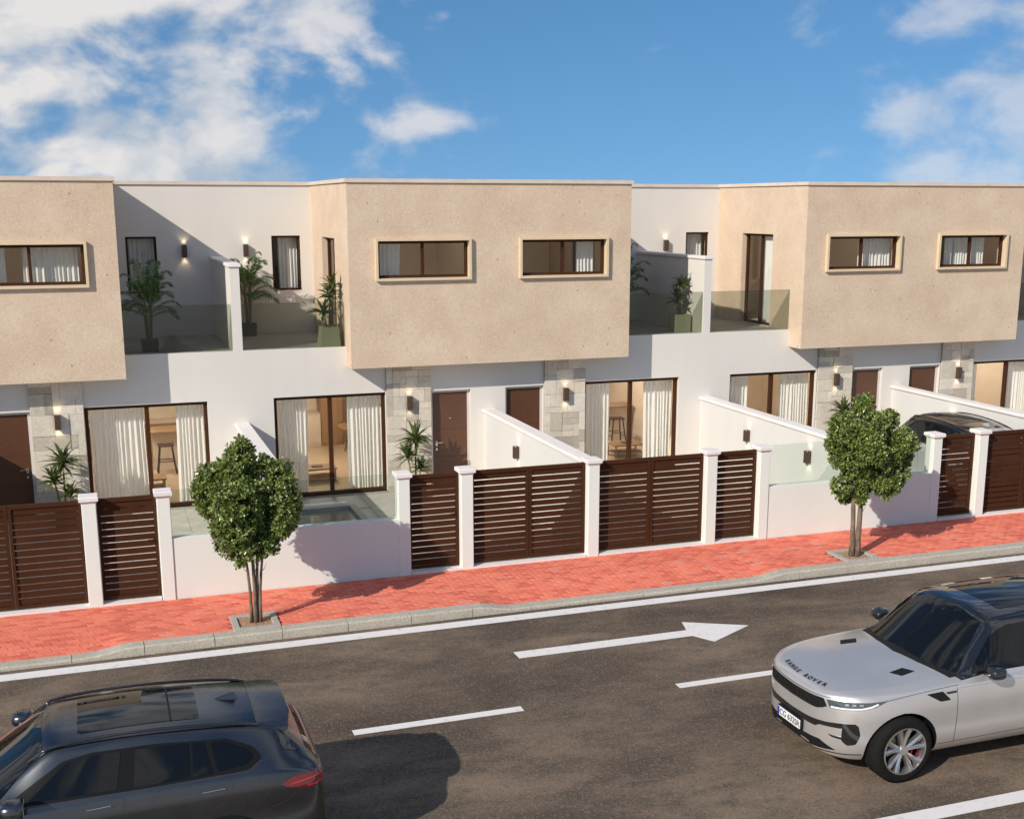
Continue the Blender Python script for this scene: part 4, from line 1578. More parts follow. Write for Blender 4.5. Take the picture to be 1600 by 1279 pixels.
def build_shell(stations, cowl, roof0, wheels, wr, hw, cr=None, sub=3):
    cr = cr or {}
    V, F, MI, n = loft_body(stations, cowl, roof0, cr)
    me = bpy.data.meshes.new('shell')
    me.from_pydata(V, [], F)
    me.materials.append(M['plastic']); me.materials.append(M['plastic']); me.materials.append(M['plastic'])
    for p, mi in zip(me.polygons, MI):
        p.material_index = mi
    at = me.attributes.new('crease_edge', 'FLOAT', 'EDGE')
    for e in me.edges:
        a, b = e.vertices
        ia, ja, ib, jb = a // n, a % n, b // n, b % n
        c = 0.0
        if ja == jb:
            jj = min(ja, n - ja)
            c = {4: cr.get('waist', 0), 5: .45, 6: .35, 1: .5, 2: .2, 7: cr.get('edge', .25)}.get(jj, 0)
        elif ia == ib:
            jj = max(min(ja, n - ja), min(jb, n - jb))
            if ia == cowl and jj >= 7: c = .75
            if ia == roof0 and jj >= 7: c = .45
            if ia in cr.get('rings', ()) and jj >= 7: c = .7
        at.data[e.index].value = c
    o = bpy.data.objects.new('shell', me)
    COL.objects.link(o)
    m = o.modifiers.new('s', 'SUBSURF'); m.levels = sub; m.render_levels = sub
    cutters = []
    for wx in wheels:
        for sd in (-1, 1):
            v, f = cyl((wx, sd * (hw - .15) - .22, wr), wr + .055, .44, 'Y', 48)
            cm = bpy.data.meshes.new('cut'); cm.from_pydata(v, [], f); cm.materials.append(M['plastic'])
            bm = bmesh.new(); bm.from_mesh(cm); bmesh.ops.recalc_face_normals(bm, faces=bm.faces[:]); bm.to_mesh(cm); bm.free()
            for p in cm.polygons: p.material_index = 0
            co = bpy.data.objects.new('cut', cm); COL.objects.link(co); cutters.append(co)
            b = o.modifiers.new('b', 'BOOLEAN'); b.operation = 'DIFFERENCE'; b.object = co; b.solver = 'EXACT'
    dg = bpy.context.evaluated_depsgraph_get()
    ev = o.evaluated_get(dg)
    out = bpy.data.meshes.new_from_object(ev, depsgraph=dg)
    for c in cutters: bpy.data.objects.remove(c)
    bpy.data.objects.remove(o)
    return out


class Car:
    def __init__(self, name, label, stations, cowl, roof0, wheels, wr, hw, paint, roofmat, cr=None):
        self.root = empty(name, (0, 0, 0), label, 'car')
        sh = build_shell(stations, cowl, roof0, wheels, wr, hw, cr)
        vs = [v.co.copy() for v in sh.vertices]
        polys = [tuple(p.vertices) for p in sh.polygons]
        self.bvh = BVHTree.FromPolygons(vs, polys)
        mids = [p.material_index for p in sh.polygons]
        # arch liner faces lie on the cutter cylinders
        sets = {'body': [], 'roof': []}
        for a_ in range(4): sets['arch%d' % a_] = []
        for p, mi in zip(sh.polygons, mids):
            c = p.center
            liner = None
            for wi, wx in enumerate(wheels):
                d = math.hypot(c.x - wx, c.z - wr)
                if d < wr + .056 and abs(c.y) < hw - .01:
                    onrim = abs(d - (wr + .055)) < .004
                    inner = abs(abs(c.y) - (hw - .37)) < .02
                    if onrim or inner: liner = 'arch%d' % (wi * 2 + (c.y > 0))
            sets[liner or ('roof' if mi == 1 else 'body')].append(p.index)
        for nm, mat in (('body', paint), ('roof', roofmat)):
            self.sub(nm, sh, sets[nm], mat)
        for a_ in range(4):
            self.sub('wheel_arch', sh, sets['arch%d' % a_], 'plastic')
        self.hw, self.wr = hw, wr

    def sub(self, nm, sh, ids, mat):
        used, F = {}, []
        V = []
        for i in ids:
            q = []
            for k in sh.polygons[i].vertices:
                if k not in used:
                    used[k] = len(V); V.append(sh.vertices[k].co[:])
                q.append(used[k])
            F.append(tuple(q))
        return mesh_obj(nm, (V, F), mat, self.root, True, 38)

    def hit(self, p, d):
        d = Vector(d).normalized()
        h = self.bvh.ray_cast(Vector(p) - d * 4, d)
        if h[0] is None:
            h = self.bvh.find_nearest(Vector(p))
        nrm = h[1]
        if nrm.dot(d) > 0: nrm = -nrm
        return h[0], nrm

    def panel(self, name, pts, d, mat, off=.004, res=.05, parent=None, rnd=0.0, skirt=.012, both=False):
        """thin panel lying on the body: 3-D outline pts projected along d"""
        outs = []
        for sgn in ((1, -1) if both else (1,)):
            dd = Vector((d[0], d[1] * sgn, d[2])).normalized()
            P = [Vector((p[0], p[1] * sgn, p[2])) for p in pts]
            up = Vector((0, 0, 1)) if abs(dd.z) < .9 else Vector((1, 0, 0))
            ax = dd.cross(up).normalized(); ay = ax.cross(dd)
            o2 = [Vector((p.dot(ax), p.dot(ay))) for p in P]
            if rnd: o2 = round_poly(o2, rnd)
            # resample outline
            ol = []
            for i, a in enumerate(o2):
                b = o2[(i + 1) % len(o2)]
                k = max(1, int((b - a).length / res))
                ol += [a.lerp(b, q / k) for q in range(k)]
            n0 = len(ol)
            xs = [p.x for p in ol]; ys = [p.y for p in ol]
            inner = []
            x = min(xs) + res * .5
            while x < max(xs):
                y = min(ys) + res * .5
                while y < max(ys):
                    q = Vector((x, y))
                    if inside(q, ol) and min((q - a).length for a in ol) > res * .45:
                        inner.append(q)
                    y += res
                x += res
            r = delaunay_2d_cdt(ol + inner, [(i, (i + 1) % n0) for i in range(n0)], [list(range(n0))], 1, 1e-6)
            v2, fs = r[0], r[2]
            base = P[0].dot(dd)
            V, N = [], []
            for q in v2:
                h, nn = self.hit(ax * q.x + ay * q.y + dd * base, dd)
                V.append((h + nn * off)[:]); N.append(nn)
            F = []
            cnt = {}
            for f in fs:
                f = tuple(f)
                a, b, c = (Vector(V[i]) for i in f[:3])
                if (b - a).cross(c - a).dot(dd) > 0: f = f[::-1]
                F.append(f)
                for i in range(len(f)):
                    e = (f[i], f[(i + 1) % len(f)])
                    cnt[e] = 1
            edges = [e for e in cnt if (e[1], e[0]) not in cnt]
            nb = len(V)
            ring = {}
            for a, b in edges:
                for q in (a, b):
                    if q not in ring:
                        ring[q] = len(V); V.append((Vector(V[q]) - N[q] * skirt)[:])
            for a, b in edges:
                F.append((b, a, ring[a], ring[b]))
            outs.append(mesh_obj(name, (V, F), mat, parent or self.root, True, 40))
        return outs[0] if len(outs) == 1 else outs

    def line(self, name, pts, d, mat, w=.007, off=.0015, parent=None, both=False, step=.04):
        """narrow strip (shut line, trim) along a polyline"""
        for sgn in ((1, -1) if both else (1,)):
            dd = Vector((d[0], d[1] * sgn, d[2])).normalized()
            P = [Vector((p[0], p[1] * sgn, p[2])) for p in pts]
            fine = []
            for a, b in zip(P, P[1:]):
                k = max(1, int((b - a).length / step))
                fine += [a.lerp(b, q / k) for q in range(k)]
            fine.append(P[-1])
            V, F = [], []
            H = [self.hit(p, dd) for p in fine]
            for i, (h, nn) in enumerate(H):
                tdir = (H[min(i + 1, len(H) - 1)][0] - H[max(i - 1, 0)][0]).normalized()
                sd = tdir.cross(nn).normalized() * w / 2
                V += [(h + nn * off + sd)[:], (h + nn * off - sd)[:], (h - nn * .006 + sd)[:], (h - nn * .006 - sd)[:]]
                if i:
                    b = 4 * (i - 1)
                    F += [(b, b + 1, b + 5, b + 4), (b + 2, b, b + 4, b + 6), (b + 1, b + 3, b + 7, b + 5)]
            mesh_obj(name, (V, F), mat, parent or self.root)

    def text(self, name, body, size, origin, right, up, d, mat, off=.006, spacing=1.0, parent=None, project=True, bold=.0):
        cu = bpy.data.curves.new(name, 'FONT')
        cu.body = body; cu.size = size; cu.align_x = 'CENTER'; cu.align_y = 'CENTER'; cu.space_character = spacing
        cu.offset = bold
        ob = bpy.data.objects.new(name, cu); COL.objects.link(ob)
        dg = bpy.context.evaluated_depsgraph_get()
        me = bpy.data.meshes.new_from_object(ob.evaluated_get(dg), depsgraph=dg)
        bpy.data.objects.remove(ob)
        if project:
            bm = bmesh.new(); bm.from_mesh(me)
            bmesh.ops.triangulate(bm, faces=bm.faces[:])
            for _ in range(3):
                long = [e for e in bm.edges if e.calc_length() > .014]
                if long: bmesh.ops.subdivide_edges(bm, edges=long, cuts=1)
                bmesh.ops.triangulate(bm, faces=bm.faces[:])
            bm.to_mesh(me); bm.free()
        right, up, origin = Vector(right).normalized(), Vector(up).normalized(), Vector(origin)
        V = []
        for v in me.vertices:
            p = origin + right * v.co.x + up * v.co.y
            if project:
                h, nn = self.hit(p, d)
                p = h + nn * off
            V.append(p[:])
        return mesh_obj(name, (V, [tuple(q.vertices) for q in me.polygons]), mat, parent or self.root)

    def wheel(self, x, y, wr, rr, width, kind, face):
        """wheel at x,y; face=-1 outer face towards -y"""
        hub = empty('wheel', (x, y, wr)); hub.parent = self.root
        prof = [(rr, -.5), (rr + .012, -.5), (rr + .03, -.53), (wr - .045, -.52), (wr - .012, -.44), (wr, -.34), (wr, .34), (wr - .012, .44), (wr - .045, .5), (rr, .5)]
        n = 56
        V, F = [], []
        for i in range(n):
            a = 2 * math.pi * i / n
            for q, (r_, k) in enumerate(prof):
                rr_ = r_ + (.004 if (q in (5, 6) and i % 2) else 0)
                V.append((x + rr_ * math.cos(a), y - face * k * width, wr + rr_ * math.sin(a)))
        m = len(prof)
        for i in range(n):
            for q in range(m):
                F.append((i * m + q, i * m + (q + 1) % m, ((i + 1) % n) * m + (q + 1) % m, ((i + 1) % n) * m + q))
        flip_fix(mesh_obj('tyre', (V, F), 'rubber', hub, True, 50))
        yo = y + face * width * .5
        # rim: barrel, lip, spokes
        Vb, Fb = [], []
        for i in range(n):
            a = 2 * math.pi * i / n
            for r_, k in ((rr + .002, .02), (rr + .002, -.012), (rr - .012, -.012), (rr - .022, .05), (rr - .03, .16)):
                Vb.append((x + r_ * math.cos(a), yo - face * k, wr + r_ * math.sin(a)))
        for i in range(n):
            for q in range(4):
                Fb.append((i * 5 + q, i * 5 + q + 1, ((i + 1) % n) * 5 + q + 1, ((i + 1) % n) * 5 + q))
        flip_fix(mesh_obj('rim', (Vb, Fb), 'alloy', hub, True, 40))
        ns = 5
        for s_ in range(ns):
            for tw in (-1, 1):
                a = 2 * math.pi * s_ / ns + .35
                g = []
                w0, w1 = .022, .036
                steps = 5
                V, F = [], []
                for q in range(steps):
                    t = q / (steps - 1)
                    r_ = .055 + (rr - .07) * t
                    an = a + tw * (.16 + .10 * t)
                    w = w0 + (w1 - w0) * t
                    dp = .028 - .03 * t * t
                    er = Vector((math.cos(an), 0, math.sin(an))); et = Vector((-math.sin(an), 0, math.cos(an)))
                    c = Vector((x, yo, wr)) + er * r_
                    yv = Vector((0, face, 0))
                    V += [(c - et * w - yv * (dp + .05))[:], (c - et * w * .9 - yv * dp)[:], (c - et * w * .25 - yv * (dp - .012))[:], (c + et * w * .25 - yv * (dp - .012))[:], (c + et * w * .9 - yv * dp)[:], (c + et * w - yv * (dp + .05))[:]]
                    if q:
                        b = 6 * (q - 1)
                        F += [(b + j, b + j + 1, b + j + 7, b + j + 6) for j in range(5)]
                sp = flip_fix(mesh_obj('spoke', (V, F), 'alloy', hub, True, 30))
        mesh_obj('hub_cap', cyl((x, yo - face * .04 if face < 0 else yo - .04, wr), .07, .03 if face > 0 else -.03, 'Y', 20, .055), 'alloy', hub, True, 40)
        flip_fix(mesh_obj('brake_disc', cyl((x, yo - face * .11 - .01, wr), .185, .02, 'Y', 32), 'disc', hub))
        an0 = -.55
        cal = []
        for q in range(5):
            an = an0 + q * .18
            cal.append(box(x + .19 * math.cos(an) - .04, x + .19 * math.cos(an) + .04, yo - face * .10 - .045, yo - face * .10 + .045, wr + .19 * math.sin(an) - .035, wr + .19 * math.sin(an) + .035))
        mesh_obj('brake_caliper', G(*cal), 'red' if kind == 'rr' else 'plastic', hub)
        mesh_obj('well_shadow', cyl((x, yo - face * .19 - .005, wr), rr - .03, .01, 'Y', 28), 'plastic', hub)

    def mirror_pair(self, x, y, z, mat, size=(.13, .11, .085), arm=True):
        for sd in (-1, 1):
            root = mesh_obj('door_mirror', ellipsoid_cut((x, sd * y, z), size), mat, self.root, True)
            mesh_obj('mirror_arm', tube([(x - .01, sd * (y - .20), z - .07), (x - .01, sd * (y - .07), z - .055)], [.03, .022], 8), 'plastic', root, True)
            mesh_obj('mirror_glass', box(x + size[0] * .62, x + size[0] * .64, sd * y - size[1] * .75, sd * y + size[1] * .75, z - size[2] * .6, z + size[2] * .55), 'chrome', root)


def ellipsoid_cut(c, s, n=14, m=9):
    V, F = [], []
    for j in range(m + 1):
        ph = math.pi * j / m - math.pi / 2
        for i in range(n):
            th = 2 * math.pi * i / n
            sx = lambda v, e: math.copysign(abs(v) ** e, v)
            px = sx(math.cos(ph), .7) * sx(math.cos(th), .7)
            py = sx(math.cos(ph), .7) * sx(math.sin(th), .7)
            V.append((c[0] + s[0] * max(-1, min(.62, px)), c[1] + s[1] * py, c[2] + s[2] * sx(math.sin(ph), .75)))
    for j in range(m):
        for i in range(n):
            F.append((j * n + i, j * n + (i + 1) % n, (j + 1) * n + (i + 1) % n, (j + 1) * n + i))
    F += [tuple(range(n))[::-1], tuple(range(m * n, (m + 1) * n))]
    return V, F


def inside(p, poly):
    c = False
    for i in range(len(poly)):
        a, b = poly[i], poly[i - 1]
        if (a.y > p.y) != (b.y > p.y) and p.x < (b.x - a.x) * (p.y - a.y) / (b.y - a.y) + a.x:
            c = not c
    return c


def round_poly(P, r):
    out = []
    n = len(P)
    for i in range(n):
        a, b, c = P[i - 1], P[i], P[(i + 1) % n]
        l1, l2 = (a - b).length, (c - b).length
        q = min(r, l1 * .45, l2 * .45)
        s, e = b + (a - b) * (q / l1), b + (c - b) * (q / l2)
        for t in (0, .25, .5, .75, 1):
            out.append(s * (1 - t) ** 2 + b * 2 * t * (1 - t) + e * t * t)
    return out


def place(car, loc, rz=0):
    car.root.location = loc
    car.root.rotation_euler = (0, 0, rz)


# ---- champagne silver SUV, front towards -X
def big_suv():
    hw = 1.03
    st = [(0.000, .36, .40, .93, (.32, .985), (.27, .995), (.15, 1.00), 1.00),
          (0.040, .52, .33, .965, (.47, 1.02), (.40, 1.035), (.22, 1.045), 1.05),
          (0.120, .69, .29, .99, (.62, 1.04), (.53, 1.06), (.30, 1.075), 1.08),
          (0.270, .86, .265, 1.02, (.78, 1.06), (.66, 1.085), (.36, 1.105), 1.11),
          (0.480, .96, .26, 1.05, (.88, 1.08), (.75, 1.105), (.41, 1.13), 1.135),
          (0.780, 1.015, .26, 1.075, (.94, 1.10), (.81, 1.125), (.43, 1.155), 1.16),
          (1.150, 1.03, .26, 1.095, (.955, 1.12), (.83, 1.145), (.45, 1.175), 1.185),
          (1.560, 1.03, .27, 1.115, (.96, 1.14), (.80, 1.165), (.46, 1.195), 1.205, (.12, .04, -.10, -.15)),
          (2.180, 1.03, .27, 1.125, (.945, 1.155), (.665, 1.715), (.43, 1.785), 1.80, (.0, .05, -.01, -.04)),
          (2.900, 1.03, .27, 1.13, (.94, 1.16), (.675, 1.755), (.44, 1.82), 1.835),
          (3.800, 1.03, .27, 1.14, (.93, 1.17), (.665, 1.745), (.43, 1.81), 1.825),
          (4.480, 1.01, .29, 1.14, (.90, 1.17), (.62, 1.70), (.40, 1.765), 1.78),
          (4.800, .97, .32, 1.10, (.84, 1.17), (.70, 1.23), (.42, 1.25), 1.255),
          (4.900, .90, .34, 1.02, (.76, 1.07), (.64, 1.10), (.38, 1.11), 1.115),
          (4.950, .74, .42, .92, (.62, .96), (.52, .98), (.30, .99), .99)]
    wr, W1, W2 = .405, .88, 3.877
    car = Car('silver_suv', 'large champagne silver off-roader with black roof driving at lower right', st, 7, 8, (W1, W2), wr, hw, 'silver', 'gloss', {'tail': 3, 'rings': (11,), 'edge': .6})
    F_, S_, T_ = (1, 0, 0), (0, 1, 0), (0, 0, -1)
    D = (.72, .69, 0)
    # glasshouse
    car.panel('windscreen', [(1.6, -.84, 1.21), (1.5, -.5, 1.225), (1.5, 0, 1.235), (1.5, .5, 1.225), (1.6, .84, 1.21), (2.15, .615, 1.69), (2.15, .3, 1.755), (2.15, 0, 1.765), (2.15, -.3, 1.755), (2.15, -.615, 1.69)], (.8, 0, -.35), 'tint', .005, .07)
    car.panel('windscreen_cowl', [(1.56, -.86, 1.2), (1.68, -.87, 1.2), (1.55, -.4, 1.2), (1.5, 0, 1.2), (1.55, .4, 1.2), (1.68, .87, 1.2), (1.56, .86, 1.2), (1.45, .4, 1.2), (1.40, 0, 1.2), (1.45, -.4, 1.2)], (.1, 0, -1), 'plastic', .004, .06)
    car.panel('front_window', [(1.82, -1, 1.185), (2.90, -1, 1.195), (2.90, -1, 1.665), (2.45, -1, 1.655), (2.20, -1, 1.56)], S_, 'tint', .005, .06, rnd=.04, both=True)
    car.panel('rear_window', [(2.98, -1, 1.195), (3.90, -1, 1.21), (3.97, -1, 1.61), (2.98, -1, 1.665)], S_, 'tint', .005, .06, rnd=.04, both=True)
    car.panel('quarter_window', [(3.98, -1, 1.22), (4.55, -1, 1.26), (4.38, -1, 1.56), (4.04, -1, 1.60)], S_, 'tint', .005, .06, rnd=.03, both=True)
    car.panel('sunroof', [(2.50, -.5, 2), (2.50, .5, 2), (4.0, .48, 2), (4.0, -.48, 2)], T_, 'tint', .004, .1, rnd=.06)
    car.panel('tailgate_window', [(5.2, -.7, 1.28), (5.2, .7, 1.28), (5.2, .55, 1.62), (5.2, -.55, 1.62)], (-1, 0, 0), 'tint', .005, .08, rnd=.05)
    # nose
    gr = car.panel('grille', [(0, -.55, .985), (0, 0, .968), (0, .55, .985), (0, .60, .90), (0, .47, .845), (0, 0, .832), (0, -.47, .845), (0, -.60, .90)], F_, 'gloss', .004, .04, rnd=.02)
    for k in range(4):
        z = .865 + .026 * k
        car.line('grille_bar', [(0, -.55, z + .012), (0, 0, z), (0, .55, z + .012)], F_, 'plastic', .010, .010, parent=gr)
    for k in range(12):
        y = -.49 + .98 * k / 11
        car.line('grille_rib', [(0, y, .855), (0, y, .962)], F_, 'plastic', .008, .009, parent=gr)
    hl = car.panel('headlight', [(.11, -.56, .985), (.25, -.80, 1.005), (.42, -.93, 1.015), (.62, -1.0, 1.035), (.48, -.97, .965), (.34, -.90, .925), (.20, -.76, .905), (.12, -.61, .90)], D, 'lens', .005, .04, rnd=.012, both=True)
    for sgn, h in zip((1, -1), hl):
        car.line('running_light', [(.13, -.62 * sgn, .915), (.20, -.76 * sgn, .920), (.34, -.90 * sgn, .940), (.43, -.945 * sgn, .965), (.50, -.975 * sgn, .998)], (.72, .69 * sgn, 0), 'drl', .018, .009, parent=h)
        for k in range(3):
            car.line('lamp_cell', [(.22 + .06 * k, -(.76 + .05 * k) * sgn, .970 + .006 * k), (.25 + .06 * k, -(.79 + .05 * k) * sgn, .972 + .006 * k)], (.72, .69 * sgn, 0), 'chrome', .022, .008, parent=h)
    car.panel('upper_intake', [(0, -.60, .715), (0, -.3, .69), (0, 0, .68), (0, .3, .69), (0, .60, .715), (0, .86, .755), (0, .88, .715), (0, .74, .675), (0, .52, .655), (0, .46, .62), (0, 0, .605), (0, -.46, .62), (0, -.52, .655), (0, -.74, .675), (0, -.88, .715), (0, -.86, .755)], F_, 'gloss', .004, .04)
    car.panel('lower_intake', [(0, -.52, .475), (0, 0, .455), (0, .52, .475), (0, .70, .385), (0, .52, .36), (0, 0, .345), (0, -.52, .36), (0, -.70, .385)], F_, 'plastic', .004, .04, rnd=.02)
    car.panel('side_intake', [(.22, -.74, .745), (.32, -.885, .745), (.34, -.905, .62), (.30, -.88, .50), (.24, -.80, .475), (.2, -.745, .53)], D, 'gloss', .005, .03, rnd=.03, both=True)
    car.panel('intake_blade', [(.13, -.60, .575), (.22, -.75, .575), (.30, -.87, .57), (.30, -.87, .545), (.22, -.75, .545), (.15, -.64, .553)], D, 'gloss', .012, .03, both=True)
    car.line('bumper_lip', [(.42, -.92, .375), (.2, -.75, .35), (.02, -.40, .33), (0, 0, .325), (.02, .40, .33), (.2, .75, .35), (.42, .92, .375)], F_, 'plastic', .012, .004)
    car.line('bonnet_shut_line', [(.12, -.62, 1.01), (0, 0, .99), (.12, .62, 1.01)], F_, 'groove', .006, .001)
    car.line('bonnet_side_line', [(.62, -1.0, 1.045), (.9, -.99, 1.07), (1.4, -.985, 1.10), (1.6, -.985, 1.11)], (0, 1, -.5), 'groove', .006, .001, both=True)
    car.panel('bonnet_vent', [(.99, -.50, 1.2), (1.20, -.46, 1.2), (1.28, -.59, 1.2), (1.07, -.63, 1.2)], T_, 'plastic', .003, .04, both=True)
    car.panel('wing_vent', [(1.15, -1, 1.055), (1.37, -1, 1.065), (1.48, -1, .955), (1.34, -1, .95)], S_, 'plastic', .004, .03, rnd=.01, both=True)
    car.panel('vent_blade', [(1.41, -1, 1.05), (1.56, -1, 1.055), (1.56, -1, 1.03), (1.435, -1, 1.025)], S_, 'gloss', .005, .03, both=True)
    car.line('shoulder_line', [(1.60, -1, 1.075), (2.5, -1, 1.085), (4.2, -1, 1.09)], S_, 'chrome', .006, .002, both=True)
    for xx, n_ in ((1.58, 'front_door_gap'), (2.94, 'door_gap')):
        car.line(n_, [(xx - .01, -1, 1.13), (xx, -1, .9), (xx, -1, .5), (xx + .01, -1, .37)], S_, 'groove', .007, .001, both=True)
    car.line('rear_door_gap', [(3.95, -1, 1.13), (3.97, -1, .95), (3.48, -1, .5), (3.44, -1, .37)], S_, 'groove', .007, .001, both=True)
    car.line('sill_line', [(1.36, -1, .405), (3.4, -1, .43)], S_, 'groove', .007, .001, both=True)
    for xx in (2.70, 3.80):
        car.panel('door_handle', [(xx - .11, -1, 1.015), (xx + .11, -1, 1.02), (xx + .11, -1, .995), (xx - .11, -1, .99)], S_, 'silver', .008, .04, rnd=.01, both=True)
    # plate and lettering
    pl = mesh_obj('number_plate', bbox(-.042, -.030, -.245, .245, .485, .595, .002), 'platewhite', car.root)
    mesh_obj('plate_backing', bbox(-.031, .04, -.26, .26, .472, .608, .004), 'plastic', pl)
    mesh_obj('plate_band', bbox(-.0435, -.041, .200, .245, .486, .594, .0005), 'plateblue', pl)
    car.text('plate_lettering', 'CG 632SR', .102, (-.0445, -.025, .54), (0, -1, 0), (0, 0, 1), F_, 'black', parent=pl, project=False, bold=.0015)
    # bonnet lettering spread along the curved leading edge
    word = 'RANGE ROVER'
    for i, ch in enumerate(word):
        if ch == ' ':
            continue
        y = .40 - .080 * i
        xx = .075 + .30 * y * y
        sl = Vector((-.60 * y, -1, 0)).normalized()
        car.text('bonnet_letter', ch, .084, (xx + .03, y, 1.2), sl, (-sl.y, sl.x, 0), (.12, 0, -1), 'black', .007, bold=.0035)
    for x in (W1, W2):
        for sd in (-1, 1):
            car.wheel(x, sd * (hw - .14), wr, .285, .27, 'rr', sd)
    car.mirror_pair(2.02, 1.11, 1.25, 'gloss', (.12, .115, .075))
    for sd in (-1, 1):
        mesh_obj('tail_light', box(4.92, 4.96, sd * .42 - .2, sd * .42 + .2, .88, .93), 'redlamp', car.root)
    place(car, (7.62, -14.68, ROAD + .008))
    return car


# ---- graphite estate-like SUV seen from behind its left shoulder, front towards -X
def mid_suv(name, label, paint, loc, rz=0, far=False, roofmat=None):
    hw = .955
    if far:
        st = [(0.00, .60, .42, .74, (.52, .80), (.43, .82), (.25, .83), .84),
              (0.06, .78, .29, .80, (.70, .85), (.59, .88), (.3, .90), .905),
              (0.25, .89, .24, .87, (.81, .92), (.69, .95), (.36, .98), .99),
              (0.75, .945, .23, .98, (.87, 1.01), (.75, 1.04), (.39, 1.07), 1.08),
              (1.30, .955, .24, 1.03, (.89, 1.06), (.75, 1.095), (.41, 1.13), 1.14),
              (1.56, .955, .24, 1.05, (.90, 1.08), (.73, 1.14), (.43, 1.18), 1.195),
              (2.12, .955, .24, 1.06, (.89, 1.095), (.615, 1.60), (.39, 1.665), 1.68),
              (2.70, .955, .24, 1.075, (.885, 1.105), (.625, 1.63), (.40, 1.69), 1.705),
              (3.40, .955, .25, 1.09, (.88, 1.12), (.61, 1.605), (.39, 1.67), 1.685),
              (4.10, .95, .27, 1.10, (.86, 1.15), (.575, 1.54), (.37, 1.605), 1.62),
              (4.27, .945, .29, 1.09, (.84, 1.15), (.56, 1.49), (.36, 1.555), 1.57),
              (4.56, .92, .31, 1.06, (.80, 1.12), (.66, 1.17), (.40, 1.19), 1.195),
              (4.67, .86, .34, .99, (.74, 1.04), (.62, 1.06), (.37, 1.07), 1.075),
              (4.715, .72, .42, .90, (.60, .94), (.50, .96), (.29, .965), .97)]
    else:
        st = [(0.00, .60, .42, .78, (.52, .85), (.43, .87), (.25, .88), .89),
              (0.06, .78, .29, .85, (.70, .91), (.59, .94), (.3, .96), .965),
              (0.25, .89, .24, .93, (.81, .98), (.69, 1.01), (.36, 1.04), 1.05),
              (0.75, .945, .23, 1.04, (.87, 1.07), (.75, 1.095), (.39, 1.12), 1.13),
              (1.30, .955, .24, 1.11, (.89, 1.14), (.75, 1.165), (.41, 1.19), 1.20),
              (1.56, .955, .24, 1.14, (.90, 1.17), (.73, 1.20), (.43, 1.23), 1.24, (.10, .03, -.06, -.10)),
              (2.12, .955, .24, 1.16, (.89, 1.195), (.635, 1.595), (.40, 1.65), 1.66, (0, .04, 0, -.03)),
              (2.70, .955, .24, 1.18, (.885, 1.215), (.645, 1.635), (.41, 1.685), 1.695),
              (3.40, .955, .25, 1.20, (.88, 1.235), (.635, 1.62), (.40, 1.67), 1.68),
              (4.10, .95, .27, 1.215, (.86, 1.27), (.61, 1.57), (.39, 1.615), 1.625),
              (4.27, .945, .29, 1.205, (.84, 1.27), (.59, 1.525), (.37, 1.565), 1.575),
              (4.55, .92, .31, 1.17, (.80, 1.22), (.66, 1.25), (.40, 1.265), 1.27),
              (4.67, .86, .34, 1.10, (.74, 1.14), (.62, 1.155), (.37, 1.165), 1.17),
              (4.715, .72, .42, 1.0, (.60, 1.03), (.50, 1.045), (.29, 1.05), 1.055)]
    KZ = [(.3, .3), (.36, .36), (.60, .68), (.865, .985), (.98, 1.085), (1.03, 1.135), (1.10, 1.195), (1.15, 1.245), (1.22, 1.32), (1.36, 1.415), (1.515, 1.51), (1.58, 1.56), (3, 3)]

    def U(pts):
        """side features drawn for the low-waisted body, lifted to this body's waist"""
        if far:
            return pts
        out = []
        for x, y, z in pts:
            for (a, b), (c, d) in zip(KZ, KZ[1:]):
                if a <= z <= c:
                    z = b + (d - b) * (z - a) / (c - a)
                    break
            out.append((x, y, z))
        return out
    wr = .365
    car = Car(name, label, st, 5, 6, (.84, 3.705), wr, hw, paint, roofmat or paint, {'tail': 3, 'rings': (10, 11), 'edge': .6, 'waist': .55})
    F_, S_, T_, B_ = (1, 0, 0), (0, 1, 0), (0, 0, -1), (-1, 0, 0)
    car.panel('windscreen', [(1.7, -.80, 1.17), (1.7, .80, 1.17), (2.1, .57, 1.585), (2.1, .3, 1.63), (2.1, -.3, 1.63), (2.1, -.57, 1.585)], (.8, 0, -.35), 'tint', .004, .07, rnd=.05)
    # window band: black trim first, panes on it
    car.panel('window_trim', U([(1.74, -1, 1.105), (3.0, -1, 1.12), (3.95, -1, 1.145), (4.10, -1, 1.22), (4.02, -1, 1.36), (3.78, -1, 1.515), (3.1, -1, 1.575), (2.55, -1, 1.575), (2.28, -1, 1.52)]), S_, 'trim', .003, .07, rnd=.04, both=True)
    car.panel('front_window', U([(1.96, -1, 1.135), (2.74, -1, 1.14), (2.80, -1, 1.545), (2.55, -1, 1.545), (2.31, -1, 1.49)]), S_, 'tint', .007, .06, rnd=.03, both=True)
    car.panel('rear_window', U([(2.89, -1, 1.14), (3.40, -1, 1.148), (3.42, -1, 1.53), (2.93, -1, 1.545)]), S_, 'tint', .007, .06, rnd=.02, both=True)
    car.panel('vent_window', U([(3.435, -1, 1.148), (3.62, -1, 1.155), (3.56, -1, 1.515), (3.455, -1, 1.525)]), S_, 'tint', .007, .05, rnd=.015, both=True)
    car.panel('quarter_window', U([(3.67, -1, 1.165), (3.93, -1, 1.185), (4.02, -1, 1.25), (3.96, -1, 1.34), (3.77, -1, 1.48), (3.62, -1, 1.50)]), S_, 'tint', .007, .05, rnd=.03, both=True)
    car.line('chrome_waist_line', U([(1.80, -1, 1.098), (3.0, -1, 1.108), (3.95, -1, 1.134), (4.09, -1, 1.20)]), S_, 'darkalloy', .009, .004, both=True)
    sr = car.panel('sunroof', [(2.42, -.44, 2), (2.42, .44, 2), (3.55, .42, 2), (3.55, -.42, 2)], T_, 'tint', .004, .09, rnd=.05)
